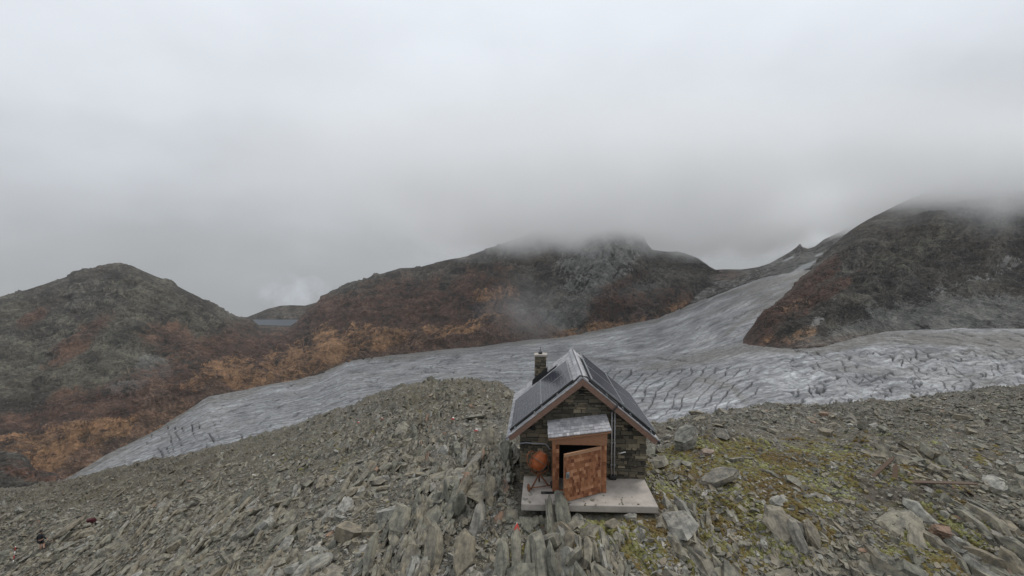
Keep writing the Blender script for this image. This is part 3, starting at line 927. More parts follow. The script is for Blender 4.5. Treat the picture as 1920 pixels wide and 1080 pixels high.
def at(px, py):
    """Surface point, normal and grid indices under a photograph point (grid look-up)."""
    px, py = np.atleast_1d(np.asarray(px, float)), np.atleast_1d(np.asarray(py, float))
    ci = np.clip(np.round((px - cols[0]) / (cols[1] - cols[0])).astype(int), 0, ncol - 1)
    ri = np.zeros(len(px), int)
    sub = gpy[:front_rows + 1]
    lo, hi = np.zeros(len(px), int), np.full(len(px), front_rows)
    for _ in range(12):
        mid = (lo + hi) // 2
        g = sub[mid, ci] > py
        lo = np.where(g, mid, lo)
        hi = np.where(g, hi, mid)
    ri = hi
    return GV[ri, ci], GN[ri, ci], ri, ci


# ------------------------------------------------------------------ loose rock
def slab_shape(rng, n, rings, sharp):
    """A broken slab: length 1 along x, width and thickness given by the outline."""
    a = np.sort(rng.uniform(0, 2 * np.pi, n) * .5 + np.linspace(0, 2 * np.pi, n, endpoint=False) * 1.0) if n > 5 else np.linspace(0, 2 * np.pi, n, endpoint=False) + rng.uniform(-.35, .35, n)
    a = np.linspace(0, 2 * np.pi, n, endpoint=False) + rng.uniform(-.9, .9, n) * np.pi / n
    r = rng.uniform(.72, 1.05, n)
    base = np.stack([np.cos(a) * r * .5, np.sin(a) * r * .5], 1)
    vs, zs = [], np.linspace(-.5, .5, rings)
    sh = rng.uniform(-.12, .12, 2)
    tilt = rng.uniform(-.35, .35, 2)
    for z_ in zs:
        k = 1 - sharp * (abs(z_) * 2) ** 2 * rng.uniform(.5, 1.1, n)
        ring_ = base * k[:, None] + sh * z_ + rng.normal(0, .025, (n, 2))
        zz_ = z_ + (ring_ @ tilt) * (.8 if z_ > 0 else .3) + rng.normal(0, .05, n)
        vs.append(np.c_[ring_, zz_])
    V_ = np.concatenate(vs)
    f = []
    for k in range(rings - 1):
        for i in range(n):
            j = (i + 1) % n
            f.append([k * n + i, k * n + j, (k + 1) * n + j])
            f.append([k * n + i, (k + 1) * n + j, (k + 1) * n + i])
    for i in range(1, n - 1):
        f.append([0, i + 1, i])
        o_ = (rings - 1) * n
        f.append([o_, o_ + i, o_ + i + 1])
    return V_, np.array(f)


SHAPES_S = [slab_shape(RNG, int(RNG.integers(4, 7)), 2, .28) for _ in range(26)]
SHAPES_M = [slab_shape(RNG, int(RNG.integers(6, 10)), 3, .3) for _ in range(26)]


def scatter(shapes, pos, ax, nm, dims, tint):
    """Merge many rocks into vertex/face arrays: ax = long axis, nm = plate normal (unit, roughly perpendicular)."""
    ax = ax - nm * np.sum(ax * nm, 1, keepdims=True)
    ax /= np.linalg.norm(ax, axis=1, keepdims=True) + 1e-9
    ay = np.cross(nm, ax)
    R_ = np.stack([ax, ay, nm], 2) * dims[:, None, :]
    which = RNG.integers(0, len(shapes), len(pos))
    Vs, Fs, Ts, o_ = [], [], [], 0
    for k, (v, f) in enumerate(shapes):
        s = np.where(which == k)[0]
        if not len(s):
            continue
        vv = np.einsum('nij,vj->nvi', R_[s], v) + pos[s][:, None]
        ff = f[None] + (np.arange(len(s)) * len(v))[:, None, None] + o_
        Vs.append(vv.reshape(-1, 3))
        Fs.append(ff.reshape(-1, 3))
        Ts.append(np.repeat(tint[s], len(v)))
        o_ += len(s) * len(v)
    return np.concatenate(Vs), np.concatenate(Fs), np.concatenate(Ts)


def unit(v):
    return v / (np.linalg.norm(v, axis=-1, keepdims=True) + 1e-9)


def rocks(n, smin, smax, power, shapes, kind):
    """kind: 'chip' lies about as gravel, 'blade' stands in the bedrock along the strike, 'slab' lies flat."""
    px = RNG.uniform(-260, 2180, n)
    top = np.interp(px, np.array(G4)[:, 0], np.array(G4)[:, 1])
    u = RNG.uniform(0, 1, n)
    py_ = top + 2 + (1170 - top) * u
    pos, nr, ri, ci = at(px, py_)
    x, y = hut_local(pos[:, :2])
    inside = (x > -.25) & (x < 5.2) & (y > -2.3) & (y < 6.2)
    dist = pos[:, 1]
    u = RNG.uniform(0, 1, n)
    s = (smin ** -power + u * (smax ** -power - smin ** -power)) ** (-1 / power)
    okpx = s * 459 / dist > 1.2
    b_ = bed[ri, ci] * (1 - .75 * sst(px, 1120, 1250) * (1 - .5 * np.exp(-((px - 1470) / 90) ** 2)))
    patchy = fbm(np.c_[pos[:, 0] / 3.2, pos[:, 1] / 6, pos[:, 0] * 0], 4, 231)
    if smin > .75:
        b_ = b_ * (1 - sst(px, 1250, 1420))
        patchy = patchy - .5 * sst(px, 1350, 1600)
    zone = fbm(np.c_[pos[:, 0] / 7, pos[:, 1] / 12, pos[:, 0] * 0 + 11], 3, 271)
    if kind != 'far':
        okpx &= ~((zone < -.12) & (s > .34) & (RNG.uniform(0, 1, n) < .6))
    if kind == 'blade':
        dens = .9 * sst(b_ + 1.6 * patchy, .2, .95)
        inside |= (x > -.5) & (x < 5.4) & (y > -3.8) & (y < 6.2)
    elif kind == 'far':
        dens = (.95 - .3 * moss[ri, ci]) * sst(dist, 28, 45)
    elif kind == 'chip':
        dens = .85 - .35 * b_ - .3 * moss[ri, ci] - .3 * soil[ri, ci] - 1.3 * patchy
    else:
        dens = .36 + 1.0 * patchy - .25 * soil[ri, ci] - .4 * moss[ri, ci]
    for kx, ky, kr in ((75, 1046, 1.6), (25, 1066, 1.2), (862, 972, .5), (968, 1040, .3)):
        kp = at(kx, ky)[0][0]
        inside |= (np.hypot(pos[:, 0] - kp[0], pos[:, 1] - kp[1]) < kr)
    keep = ~inside & okpx & (RNG.uniform(0, 1, n) < dens)
    pos, nr, ri, ci, s, px, py_, b_ = pos[keep], nr[keep], ri[keep], ci[keep], s[keep], px[keep], py_[keep], b_[keep]
    n = len(pos)
    if kind == 'blade':
        th = RNG.normal(.02, .22, n) + .5 * fbm(np.c_[pos[:, 0] / 5, pos[:, 1] / 8, pos[:, 0] * 0], 2, 241)
        ax = unit(np.c_[np.sin(th), np.cos(th), RNG.normal(.22, .28, n)])
        dip = np.clip(RNG.normal(.45, .4, n) + .8 * fbm(np.c_[pos[:, 0] / 6, pos[:, 1] / 9, pos[:, 0] * 0 + 3], 2, 243), -.3, 1.4)
        nm = unit(np.c_[-np.cos(dip), RNG.normal(-.12, .18, n), np.abs(np.sin(dip)) + .05])
        el, tk = RNG.uniform(.22, .5, n), RNG.uniform(.06, .17, n)
        dims = np.c_[s * 1.45, s * 1.45 * el, s * 1.45 * tk]
        lift = dims[:, 1] * RNG.uniform(-.05, .25, n)
    else:
        th = np.where(RNG.uniform(0, 1, n) < .5, RNG.normal(.05, .45, n), RNG.uniform(0, 2 * np.pi, n))
        ax = unit(np.c_[np.sin(th), np.cos(th), 0 * th])
        nm = unit(nr + RNG.normal(0, .30 if kind in ('chip', 'far') else .2, (n, 3)))
        el, tk = RNG.uniform(.4, .9, n), RNG.uniform(.1, .32, n)
        dims = np.c_[s, s * el, s * tk]
        lift = dims[:, 2] * RNG.uniform(.0, .45, n)
    pos = pos + nr * lift[:, None]
    loc = .5 + .9 * fbm(np.c_[pos[:, 0] / 2.5, pos[:, 1] / 4, pos[:, 0] * 0 + 7], 3, 251)
    tint = np.clip(.55 * RNG.beta(2, 2.2, n) + .45 * loc + RNG.normal(0, .04, n) + (.06 if kind == 'chip' else 0), 0, .93)
    tint = np.where(RNG.uniform(0, 1, n) < .008, RNG.uniform(.95, 1, n), tint)
    return scatter(shapes, pos, ax, nm, dims, tint)


parts = [rocks(150000, .22, 1.0, 1.5, SHAPES_S, 'far'), rocks(230000, .055, .6, 1.05, SHAPES_S, 'chip'), rocks(24000, .3, 1.7, 1.7, SHAPES_M, 'blade'), rocks(40000, .2, .9, 1.3, SHAPES_S, 'blade'),
         rocks(2000, .8, 2.0, 1.8, SHAPES_M, 'blade'), rocks(3200, .8, 2.4, 1.5, SHAPES_M, 'slab'), rocks(22000, .25, 1.3, 1.5, SHAPES_M, 'slab'), rocks(40000, .25, 2.0, 1.6, SHAPES_S, 'slab')]
# a few flakes trodden onto the concrete pad
n = 60
lx, ly = RNG.uniform(.1, 4.8, n), -2.15 + np.abs(RNG.normal(0, .5, n))
k_ = np.abs(lx - 2.1) < RNG.uniform(.3, 2.6, n)
lx, ly = lx[k_], ly[k_]
n = len(lx)
pxy = HO + lx[:, None] * EX + ly[:, None] * EY
th = RNG.uniform(0, 6.28, n)
s_ = RNG.uniform(.05, .26, n)
parts.append(scatter(SHAPES_S, np.c_[pxy, np.full(n, .012)], np.c_[np.sin(th), np.cos(th), 0 * th], unit(np.c_[RNG.normal(0, .1, (n, 2)), np.ones(n)]), np.c_[s_, s_ * .6, s_ * .2], RNG.uniform(.45, .92, n)))
Vs, Fs, Ts, o_ = [], [], [], 0
for v, f, ti in parts:
    Vs.append(v)
    Fs.append(f + o_)
    Ts.append(ti)
    o_ += len(v)
Vs, Fs, Ts = np.concatenate(Vs), np.concatenate(Fs), np.concatenate(Ts)
me = mesh_arrays('rubble', Vs, Fs.ravel(), np.full(len(Fs), 3), {'tint': Ts}, False, [M_rock])
link('rubble', me, kind='stuff')

# moss cushions between the stones
M_moss = tint_mat('moss', [(0, (.095, .06, .02)), (.4, (.135, .10, .03)), (.7, (.15, .145, .05)), (1, (.25, .255, .12))], .95, 30, var=.7, bstr=.8, bdist=.03)
n = 90000
px = RNG.uniform(500, 2100, n)
py_ = RNG.uniform(740, 1120, n)
pos, nr, ri, ci = at(px, py_)
x, y = hut_local(pos[:, :2])
mz = moss[ri, ci] + .9 * fbm(np.c_[pos[:, 0] / 1.1, pos[:, 1] / 1.8, pos[:, 0] * 0 + 2], 4, 261)
keep = ~((x > -.25) & (x < 5.2) & (y > -2.35) & (y < 6.2)) & (mz > .60) & (pos[:, 1] < 48)
pos, nr = pos[keep], nr[keep]
n = len(pos)
dome = []
for k in range(6):
    dome.append((math.cos(k * 1.047) * .5, math.sin(k * 1.047) * .5, -.1))
for k in range(6):
    dome.append((math.cos(k * 1.047 + .5) * .33, math.sin(k * 1.047 + .5) * .33, .3))
dome.append((0, 0, .45))
df = []
for k in range(6):
    j = (k + 1) % 6
    df += [(k, j, 6 + k), (j, 6 + j, 6 + k), (6 + k, 6 + j, 12)]
MSH = []
for k in range(12):
    d_ = np.array(dome) + RNG.normal(0, .09, (13, 3))
    MSH.append((d_, np.array(df)))
th = RNG.uniform(0, 6.28, n)
sz = RNG.uniform(.06, .22, n) * np.clip(pos[:, 1] / 22, .8, 1.6)
v, f, ti = scatter(MSH, pos, np.c_[np.sin(th), np.cos(th), 0 * th], unit(nr + RNG.normal(0, .15, (n, 3))), np.c_[sz * 1.3, sz, sz * .55],
                   np.clip(.5 + 1.1 * fbm(np.c_[pos[:, 0] / 2, pos[:, 1] / 3, pos[:, 0] * 0], 3, 263) + RNG.normal(0, .12, n), 0, 1))
link('moss', mesh_arrays('moss', v, f.ravel(), np.full(len(f), 3), {'tint': ti}, True, [M_moss]), kind='stuff')

# ------------------------------------------------------------------ mesh builder for the built things
class MB:
    def __init__(self):
        self.v, self.f, self.t, self.m, self.uv = [], [], [], [], {}

    def add(self, verts, faces, tint=.5, mi=0):
        o_ = len(self.v)
        self.v += [tuple(map(float, p_)) for p_ in verts]
        self.t += [tint] * len(verts)
        for f in faces:
            self.f.append([i + o_ for i in f])
            self.m.append(mi)
        return o_

    def hexa(self, p8, tint=.5, mi=0):
        """p8: four bottom corners then four top corners, both counter-clockwise seen from above."""
        return self.add(p8, [(3, 2, 1, 0), (4, 5, 6, 7), (0, 1, 5, 4), (1, 2, 6, 5), (2, 3, 7, 6), (3, 0, 4, 7)], tint, mi)

    def box(self, lo, hi, tint=.5, mi=0, jit=0.0):
        x0, y0, z0 = lo
        x1, y1, z1 = hi
        p = [(x0, y0, z0), (x1, y0, z0), (x1, y1, z0), (x0, y1, z0), (x0, y0, z1), (x1, y0, z1), (x1, y1, z1), (x0, y1, z1)]
        if jit:
            p = [tuple(c + random.uniform(-jit, jit) for c in q_) for q_ in p]
        return self.hexa(p, tint, mi)

    def frame_box(self, o, ax, ay, az, dims, tint=.5, mi=0):
        """Box with its centre at o, axes ax/ay/az and full sizes dims."""
        o, ax, ay, az = (Vector(q_) for q_ in (o, ax, ay, az))
        a, b_, c = ax * dims[0] / 2, ay * dims[1] / 2, az * dims[2] / 2
        return self.hexa([o - a - b_ - c, o + a - b_ - c, o + a + b_ - c, o - a + b_ - c, o - a - b_ + c, o + a - b_ + c, o + a + b_ + c, o - a + b_ + c], tint, mi)

    def tube(self, pts, r, n=8, tint=.5, mi=0, closed=False):
        P = [Vector(q_) for q_ in pts]
        rr = r if hasattr(r, '__len__') else [r] * len(P)
        rings = []
        for i, p_ in enumerate(P):
            if closed:
                d_ = (P[(i + 1) % len(P)] - P[i - 1]).normalized()
            else:
                d_ = (P[min(i + 1, len(P) - 1)] - P[max(i - 1, 0)]).normalized()
            u = d_.cross(Vector((0, 0, 1)) if abs(d_.z) < .9 else Vector((1, 0, 0))).normalized()
            w = d_.cross(u).normalized()
            rings.append([p_ + (u * math.cos(2 * math.pi * k / n) + w * math.sin(2 * math.pi * k / n)) * rr[i] for k in range(n)])
        f = []
        m = len(P)
        for i in range(m if closed else m - 1):
            j = (i + 1) % m
            for k in range(n):
                f.append((i * n + k, i * n + (k + 1) % n, j * n + (k + 1) % n, j * n + k))
        if not closed:
            f.append(tuple(range(n - 1, -1, -1)))
            f.append(tuple((m - 1) * n + k for k in range(n)))
        return self.add([q_ for r_ in rings for q_ in r_], f, tint, mi)

    def lathe(self, prof, n=24, axis_o=(0, 0, 0), axis=(0, 0, 1), tint=.5, mi=0, tints=None):
        ax = Vector(axis).normalized()
        u = ax.cross(Vector((0, 1, 0)) if abs(ax.y) < .9 else Vector((1, 0, 0))).normalized()
        w = ax.cross(u)
        o = Vector(axis_o)
        vs = [o + ax * h + (u * math.cos(2 * math.pi * k / n) + w * math.sin(2 * math.pi * k / n)) * r_ for r_, h in prof for k in range(n)]
        f = [(i * n + k, i * n + (k + 1) % n, (i + 1) * n + (k + 1) % n, (i + 1) * n + k) for i in range(len(prof) - 1) for k in range(n)]
        return self.add(vs, f, tint, mi)

    def build(self, name, mats, parent=None, smooth=False, bevel=0.0, **props):
        idx, cnt = [], []
        for f in self.f:
            idx += f
            cnt.append(len(f))
        mats = mats if isinstance(mats, (list, tuple)) else [mats]
        me = mesh_arrays(name, self.v, idx, cnt, {'tint': self.t}, smooth, mats, self.m)
        o = link(name, me, parent, **props)
        if bevel:
            b_ = o.modifiers.new('bevel', 'BEVEL')
            b_.width = bevel
            b_.segments = 1
            b_.limit_method = 'ANGLE'
        return o


def empty(name, loc=(0, 0, 0), rz=0.0, **props):
    o = bpy.data.objects.new(name, None)
    COL.objects.link(o)
    o.location = loc
    o.rotation_euler = (0, 0, rz)
    for k, v in props.items():
        o[k] = v
    return o


def rnd(a=0.0, b=1.0):
    return random.uniform(a, b)


# ------------------------------------------------------------------ concrete pad
pad = MB()
pad.hexa([(.02, -2.18, -.26), (4.95, -2.1, -.26), (4.93, 0.4, -.26), (.06, .4, -.26), (.02, -2.18, 0), (4.95, -2.1, 0), (4.93, .4, 0), (.06, .4, 0)])
o = pad.build('concrete_pavement', M_concrete, None, bevel=.02, kind='structure')
o.location = (HO[0], HO[1], 0)
o.rotation_euler = (0, 0, -YAW)

# ------------------------------------------------------------------ the stone hut
hut = empty('stone_hut', (HO[0], HO[1], 0), -YAW, label='small stone mountain hut with solar panels on its gabled roof and a shingled porch', category='hut')
WX0, WX1, WD = -.10, 4.98, 5.15
RX, RZ = 2.38, 4.20             # ridge
EZ = 1.76                       # height of the roof surface at the eaves
EX0, EX1 = -.60, 5.36
RY0, RY1 = -.36, 5.55
SL = {-1: (RX - EX0), 1: (EX1 - RX)}


def roof_z(x):
    return RZ - (RZ - EZ) * abs(x - RX) / (RX - EX0 if x < RX else EX1 - RX)


def stones_face(mb, u0, u1, top, put, ch=(.06, .20), depth=.06, z0=-.3, dark=0.0):
    """Courses of irregular stones on a wall face; top(u) is the wall height, put(u, out, z) gives the point."""
    z = z0
    while z < 5:
        h = rnd(*ch)
        u = u0 - rnd(0, .2)
        any_ = False
        while u < u1:
            w = rnd(.10, .55) * (1.3 if h > .13 else .9)
            a, b_ = max(u, u0), min(u + w, u1)
            u += w + .012
            if b_ - a < .05:
                continue
            zt = min(top(a), top(b_))
            if z + .04 > zt:
                continue
            any_ = True
            zz = min(z + h * rnd(.82, 1.12), zt)
            out = depth * rnd(.3, 1.0)
            j = .016
            def q_(uu, oo, z_):
                return put(uu + rnd(-j, j), oo + rnd(-j, j) * .7, z_ + rnd(-j, j))
            g = .008
            p8 = [q_(a + g, out, z + g), q_(b_ - g, out, z + g), put(b_, -.05, z), put(a, -.05, z),
                  q_(a + g, out, zz - g), q_(b_ - g, out, zz - g), put(b_, -.05, zz), put(a, -.05, zz)]
            mb.hexa(p8, min(1, max(0, random.betavariate(2, 2.3) - dark)), 0)
        z += h
        if not any_ and z > 1.5:
            break


wall = MB()
top = lambda x: roof_z(x) - .16
ix0, ix1 = WX0 + .03, WX1 - .03
for (ya, yb_) in ((.03, WD - .03),):
    n_ = 5
    prof = [(ix0, -.35), (ix1, -.35), (ix1, top(ix1)), (RX, top(RX) - .02), (ix0, top(ix0))]
    v_ = [(x, ya, z) for x, z in prof] + [(x, yb_, z) for x, z in prof]
    wall.add(v_, [(0, 1, 2, 3, 4), (9, 8, 7, 6, 5)] + [(i, i + 5, (i + 1) % 5 + 5, (i + 1) % 5) for i in range(5)], .4, 1)
stones_face(wall, WX0, WX1, lambda u: top(u) - .02, lambda u, o_, z: (u, .03 - o_, z))
stones_face(wall, .0, WD, lambda u: top(WX0) - .02, lambda u, o_, z: (WX0 + .03 - o_, u, z), ch=(.1, .22))
stones_face(wall, .0, WD, lambda u: top(WX1) - .02, lambda u, o_, z: (WX1 - .03 + o_, u, z), ch=(.1, .22))
stones_face(wall, WX0, WX1, lambda u: top(u) - .02, lambda u, o_, z: (u, WD - .03 + o_, z), ch=(.12, .25))
wall.build('wall', [M_stone, M_mortar], hut)
for (x, z) in ((.42, 2.02), (4.32, 2.06), (2.36, 3.55)):
    v_ = MB()
    v_.box((x - .1, -.055, z - .08), (x + .1, .02, z + .07), .3, 0, .012)
    v_.build('vent', M_void, hut)


def slope_frame(side):
    L_ = math.hypot(SL[side], RZ - EZ)
    dn = Vector((side * SL[side] / L_, 0, -(RZ - EZ) / L_))
    nm = Vector((side * (RZ - EZ) / L_, 0, SL[side] / L_))
    return L_, dn, nm


def S(side, d, y, h):
    L_, dn, nm = slope_frame(side)
    return Vector((RX, y, RZ)) + dn * d + nm * h


roof = MB()
for side in (-1, 1):
    L_, dn, nm = slope_frame(side)
    y0, y1 = RY0, RY1
    a = [S(side, .0 if side < 0 else .02, y0, -.14), S(side, L_, y0, -.14), S(side, L_, y1, -.14), S(side, .0 if side < 0 else .02, y1, -.14)]
    b_ = [S(side, .0 if side < 0 else .02, y0, -.02), S(side, L_, y0, -.02), S(side, L_, y1, -.02), S(side, .0 if side < 0 else .02, y1, -.02)]
    if side < 0:
        a, b_ = [a[1], a[0], a[3], a[2]], [b_[1], b_[0], b_[3], b_[2]]
    roof.hexa(a + b_, .4, 1)
    d = L_ + .03
    r_ = 0
    while d > .05:
        y = y0 - .03 - rnd(0, .1)
        while y < y1 + .02:
            w = rnd(.09, .2)
            ya, yb_ = max(y, y0 - .03), min(y + w, y1 + .03)
            y += w + .004
            if yb_ - ya < .03:
                continue
            d0 = max(d - .24, .0)
            t0, t1 = .004, .026 + rnd(0, .006)
            e_ = d + rnd(-.008, .008)
            p_ = [S(side, d0, ya, -.018 + t0), S(side, e_, ya, -.018 + t0), S(side, e_, yb_, -.018 + t0), S(side, d0, yb_, -.018 + t0),
                  S(side, d0, ya, t0), S(side, e_, ya, t1), S(side, e_, yb_, t1), S(side, d0, yb_, t0)]
            if side < 0:
                p_ = [p_[1], p_[0], p_[3], p_[2], p_[5], p_[4], p_[7], p_[6]]
            roof.hexa(p_, random.betavariate(2.2, 2), 0)
        d -= .145
        r_ += 1
roof.build('roof', [M_shingle_grey, M_timber], hut)
# ridge cap
rc = MB()
y = RY0 - .02
while y < RY1:
    w = min(.62, RY1 + .03 - y)
    for side in (-1, 1):
        p_ = [S(side, .0, y, .032), S(side, .16, y, .032), S(side, .16, y + w - .004, .032), S(side, .0, y + w - .004, .032),
              S(side, -.01, y, .062), S(side, .16, y, .055), S(side, .16, y + w - .004, .055), S(side, -.01, y + w - .004, .062)]
        if side < 0:
            p_ = [p_[1], p_[0], p_[3], p_[2], p_[5], p_[4], p_[7], p_[6]]
        rc.hexa(p_, rnd(.4, .9))
    y += .62
rc.build('ridge_cap', M_shingle_grey, hut)
# barge boards front and back
for side in (-1, 1):
    L_, dn, nm = slope_frame(side)
    for yy, s_ in ((RY0, -1), (RY1, 1)):
        bb = MB()
        ya, yb_ = (yy - .035, yy + .008) if s_ < 0 else (yy - .008, yy + .035)
        p_ = [S(side, .0, ya, -.235), S(side, L_ - .02, ya, -.215), S(side, L_ - .02, yb_, -.215), S(side, .0, yb_, -.235),
              S(side, .0, ya, -.026), S(side, L_ - .02, ya, -.026), S(side, L_ - .02, yb_, -.026), S(side, .0, yb_, -.026)]
        # mitre at the ridge: both boards meet on the ridge line
        for k_ in (0, 3, 4, 7):
            h_ = -.235 if k_ in (0, 3) else -.026
            L2, d2, n2_ = slope_frame(side)
            x_off = 0.0
            pz = RZ + h_ / n2_.z
            p_[k_] = Vector((RX + side * .001, ya if k_ in (0, 4) else yb_, pz))
        if side < 0:
            p_ = [p_[1], p_[0], p_[3], p_[2], p_[5], p_[4], p_[7], p_[6]]
        bb.hexa(p_, .5)
        bb.build('barge_board', M_barge, hut)
# eaves gutters
for side in (-1, 1):
    L_, dn, nm = slope_frame(side)
    g = MB()
    c0 = S(side, L_ + .05, 0, -.05)
    n_ = 8
    ring = [(math.cos(math.pi + math.pi * k / n_) * .06, math.sin(math.pi + math.pi * k / n_) * .06) for k in range(n_ + 1)]
    inner = [(x_ * .85, z_ * .85) for x_, z_ in ring[::-1]]
    pr = ring + inner
    y0, y1 = RY0 - .05, RY1 + .05
    vs_ = [(c0.x + x_, y0, c0.z + z_) for x_, z_ in pr] + [(c0.x + x_, y1, c0.z + z_) for x_, z_ in pr]
    k2 = len(pr)
    g.add(vs_, [(i, i + k2, (i + 1) % k2 + k2, (i + 1) % k2) for i in range(k2)], .3)
    cap = [(c0.x + x_, y0, c0.z + z_) for x_, z_ in ring]
    g.add(cap, [tuple(range(len(ring)))], .3)
    g.build('gutter', M_black if side > 0 else M_galv, hut)

# solar panels: two columns down each slope, front row and back row
PH = {-1: (.115, .15), 1: (.15, .20)}
PANELS = {-1: ((.42, 2.00, 3.60), (-.12, 1.70, 3.55)), 1: ((.34, 1.98, 3.62), (-.16, 2.35, 4.95))}


def solar_panel(side, d0, d1, y0, y1):
    L_, dn, nm = slope_frame(side)
    p = MB()
    h0, h1 = PH[side]
    b4 = [S(side, d0, y0, h0), S(side, d1, y0, h0), S(side, d1, y1, h0), S(side, d0, y1, h0)]
    t4 = [S(side, d0, y0, h1), S(side, d1, y0, h1), S(side, d1, y1, h1), S(side, d0, y1, h1)]
    if side < 0:
        b4, t4 = b4[::-1], t4[::-1]
    p.hexa(b4 + t4)
    o = p.build('solar_panel', M_panel, hut)
    uvl = o.data.uv_layers.new(name='UVMap')
    for lp in o.data.loops:
        co = Vector(o.data.vertices[lp.vertex_index].co) - Vector((RX, 0, RZ))
        uvl.data[lp.index].uv = ((co.dot(dn) - d0) / (d1 - d0), (co.y - y0) / (y1 - y0))
    f = MB()
    e = .022
    for (da, db, ya, yb_) in ((d0 - e, d0, y0 - e, y1 + e), (d1, d1 + e, y0 - e, y1 + e), (d0, d1, y0 - e, y0), (d0, d1, y1, y1 + e)):
        b4 = [S(side, da, ya, h0 - .005), S(side, db, ya, h0 - .005), S(side, db, yb_, h0 - .005), S(side, da, yb_, h0 - .005)]
        t4 = [S(side, da, ya, h1 + .006), S(side, db, ya, h1 + .006), S(side, db, yb_, h1 + .006), S(side, da, yb_, h1 + .006)]
        if side < 0:
            b4, t4 = b4[::-1], t4[::-1]
        f.hexa(b4 + t4)
    f.build('panel_frame', M_alu, o)
    return o


for side, (ds, ys) in PANELS.items():
    for i in range(2):
        for j in range(2):
            solar_panel(side, ds[i] + .03, ds[i + 1] - .03, ys[j] + .03, ys[j + 1] - .03)
    L_, dn, nm = slope_frame(side)
    # mounting rails with end clamps, running down the slope under each row
    for yy in (ys[0] - .05,):
        r_ = MB()
        r_.frame_box(S(side, (ds[0] + ds[2]) / 2, yy + .02, .075), dn, (0, 1, 0), nm, (ds[2] - ds[0] + .1, .05, .13), .2)
        r_.build('mounting_rail', M_black, hut)
        for k_ in (.25, .5, .62, .94):
            c_ = MB()
            c_.frame_box(S(side, ds[0] + (ds[2] - ds[0]) * k_, yy - .05, .085), dn, (0, 1, 0), nm, (.06, .06, .05), .2)
            c_.frame_box(S(side, ds[0] + (ds[2] - ds[0]) * k_ + .05, yy - .10, .06), dn, (0, 1, 0), nm, (.025, .07, .04), .1)
            c_.build('clamp', M_alu, hut, bevel=.008)
    r_ = MB()
    pts_ = [S(side, ds[0] + (ds[2] - ds[0]) * k_ / 8, ys[0] - .14 + rnd(-.01, .01), .05) for k_ in range(9)]
    r_.tube(pts_, .014, 6)
    r_.build('panel_cable', M_galv if side < 0 else M_black, hut)

# cable over the ridge, down to the wall pipes
cb = MB()
cb.tube([S(-1, .55, RY0 + .12, .07), S(-1, .25, RY0 + .08, .09), S(-1, .04, RY0 + .08, .12), S(1, .12, RY0 + .10, .12), S(1, .35, RY0 + .12, .09), S(1, .8, RY0 + .12, .06),
         S(1, 1.4, RY0 + .10, .06), S(1, 1.68, RY0 + .02, .07), S(1, 1.72, RY0 - .09, .02), S(1, 1.72, RY0 - .09, -.24), S(1, 1.70, RY0 + .02, -.34), (3.62, -.11, 2.86)], .035, 8)
cb.build('roof_cable', M_black, hut, smooth=True)
for x in (3.58, 3.70):
    p_ = MB()
    p_.tube([(x, -.10, 2.88), (x, -.10, .02)], .026, 10)
    for z in (.6, 1.5, 2.4):
        p_.box((x - .045, -.12, z - .015), (x + .045, -.03, z + .015), .2)
    p_.build('wall_pipe', M_galv, hut, smooth=True)
b_ = MB()
b_.box((3.50, -.2, .02), (3.78, -.05, .16), .2, 0, .01)
b_.build('pipe_foot', M_black, hut, bevel=.02)
tp = MB()
tp.tube([(3.86, -.05, 1.10), (3.90, -.14, 1.10), (3.98, -.16, 1.13), (4.10, -.16, 1.17), (4.13, -.16, 1.15)], .022, 8)
tp.build('tap', M_white, hut, smooth=True)
hs = MB()
hs.tube([(-.12, -.06, 1.38), (.15, -.08, 1.43), (.45, -.08, 1.40), (.72, -.08, 1.40), (.92, -.10, 1.40), (1.02, -.12, 1.33), (1.08, -.13, 1.22), (1.18, -.14, 1.19)], .026, 8)
hs.build('conduit', M_hose, hut, smooth=True)

# chimney on the far left corner
ch = MB()
CX0, CX1, CY0, CY1 = .45, 1.03, 4.55, 5.05
ch.box((CX0 + .03, CY0 + .03, 2.2), (CX1 - .03, CY1 - .03, 4.0), .4, 1)
stones_face(ch, CX0, CX1, lambda u: 4.0, lambda u, o_, z: (u, CY0 + .03 - o_, z), ch=(.07, .14), z0=2.6, depth=.04)
stones_face(ch, CY0, CY1, lambda u: 4.0, lambda u, o_, z: (CX1 - .03 + o_, u, z), ch=(.07, .14), z0=2.6, depth=.04)
stones_face(ch, CY0, CY1, lambda u: 4.0, lambda u, o_, z: (CX0 + .03 - o_, u, z), ch=(.07, .14), z0=2.3, depth=.04)
stones_face(ch, CX0, CX1, lambda u: 4.0, lambda u, o_, z: (u, CY1 - .03 + o_, z), ch=(.07, .14), z0=2.6, depth=.04)
chim = ch.build('chimney', [M_stone, M_mortar], hut)
s_ = MB()
s_.box((CX0 - .04, CY0 - .04, 4.0), (CX1 + .04, CY1 + .04, 4.10))
s_.build('chimney_slab', M_concrete, chim, bevel=.01)
f_ = MB()
cx_, cy_ = .73, 4.8
f_.lathe([(.0, 4.10), (.10, 4.10), (.10, 4.17), (.08, 4.17), (.08, 4.11), (0, 4.11)], 16, (cx_, cy_, 0))
f_.tube([(cx_ - .09, cy_, 4.16), (cx_ - .06, cy_, 4.23), (cx_, cy_, 4.26), (cx_ + .06, cy_, 4.23), (cx_ + .09, cy_, 4.16)], .014, 6)
f_.tube([(cx_, cy_ - .09, 4.16), (cx_, cy_ - .06, 4.23), (cx_, cy_, 4.26), (cx_, cy_ + .06, 4.23), (cx_, cy_ + .09, 4.16)], .014, 6)
f_.tube([(cx_, cy_, 4.26), (cx_, cy_, 4.46)], .012, 6)
f_.build('chimney_cowl', M_black, chim)
f_ = MB()
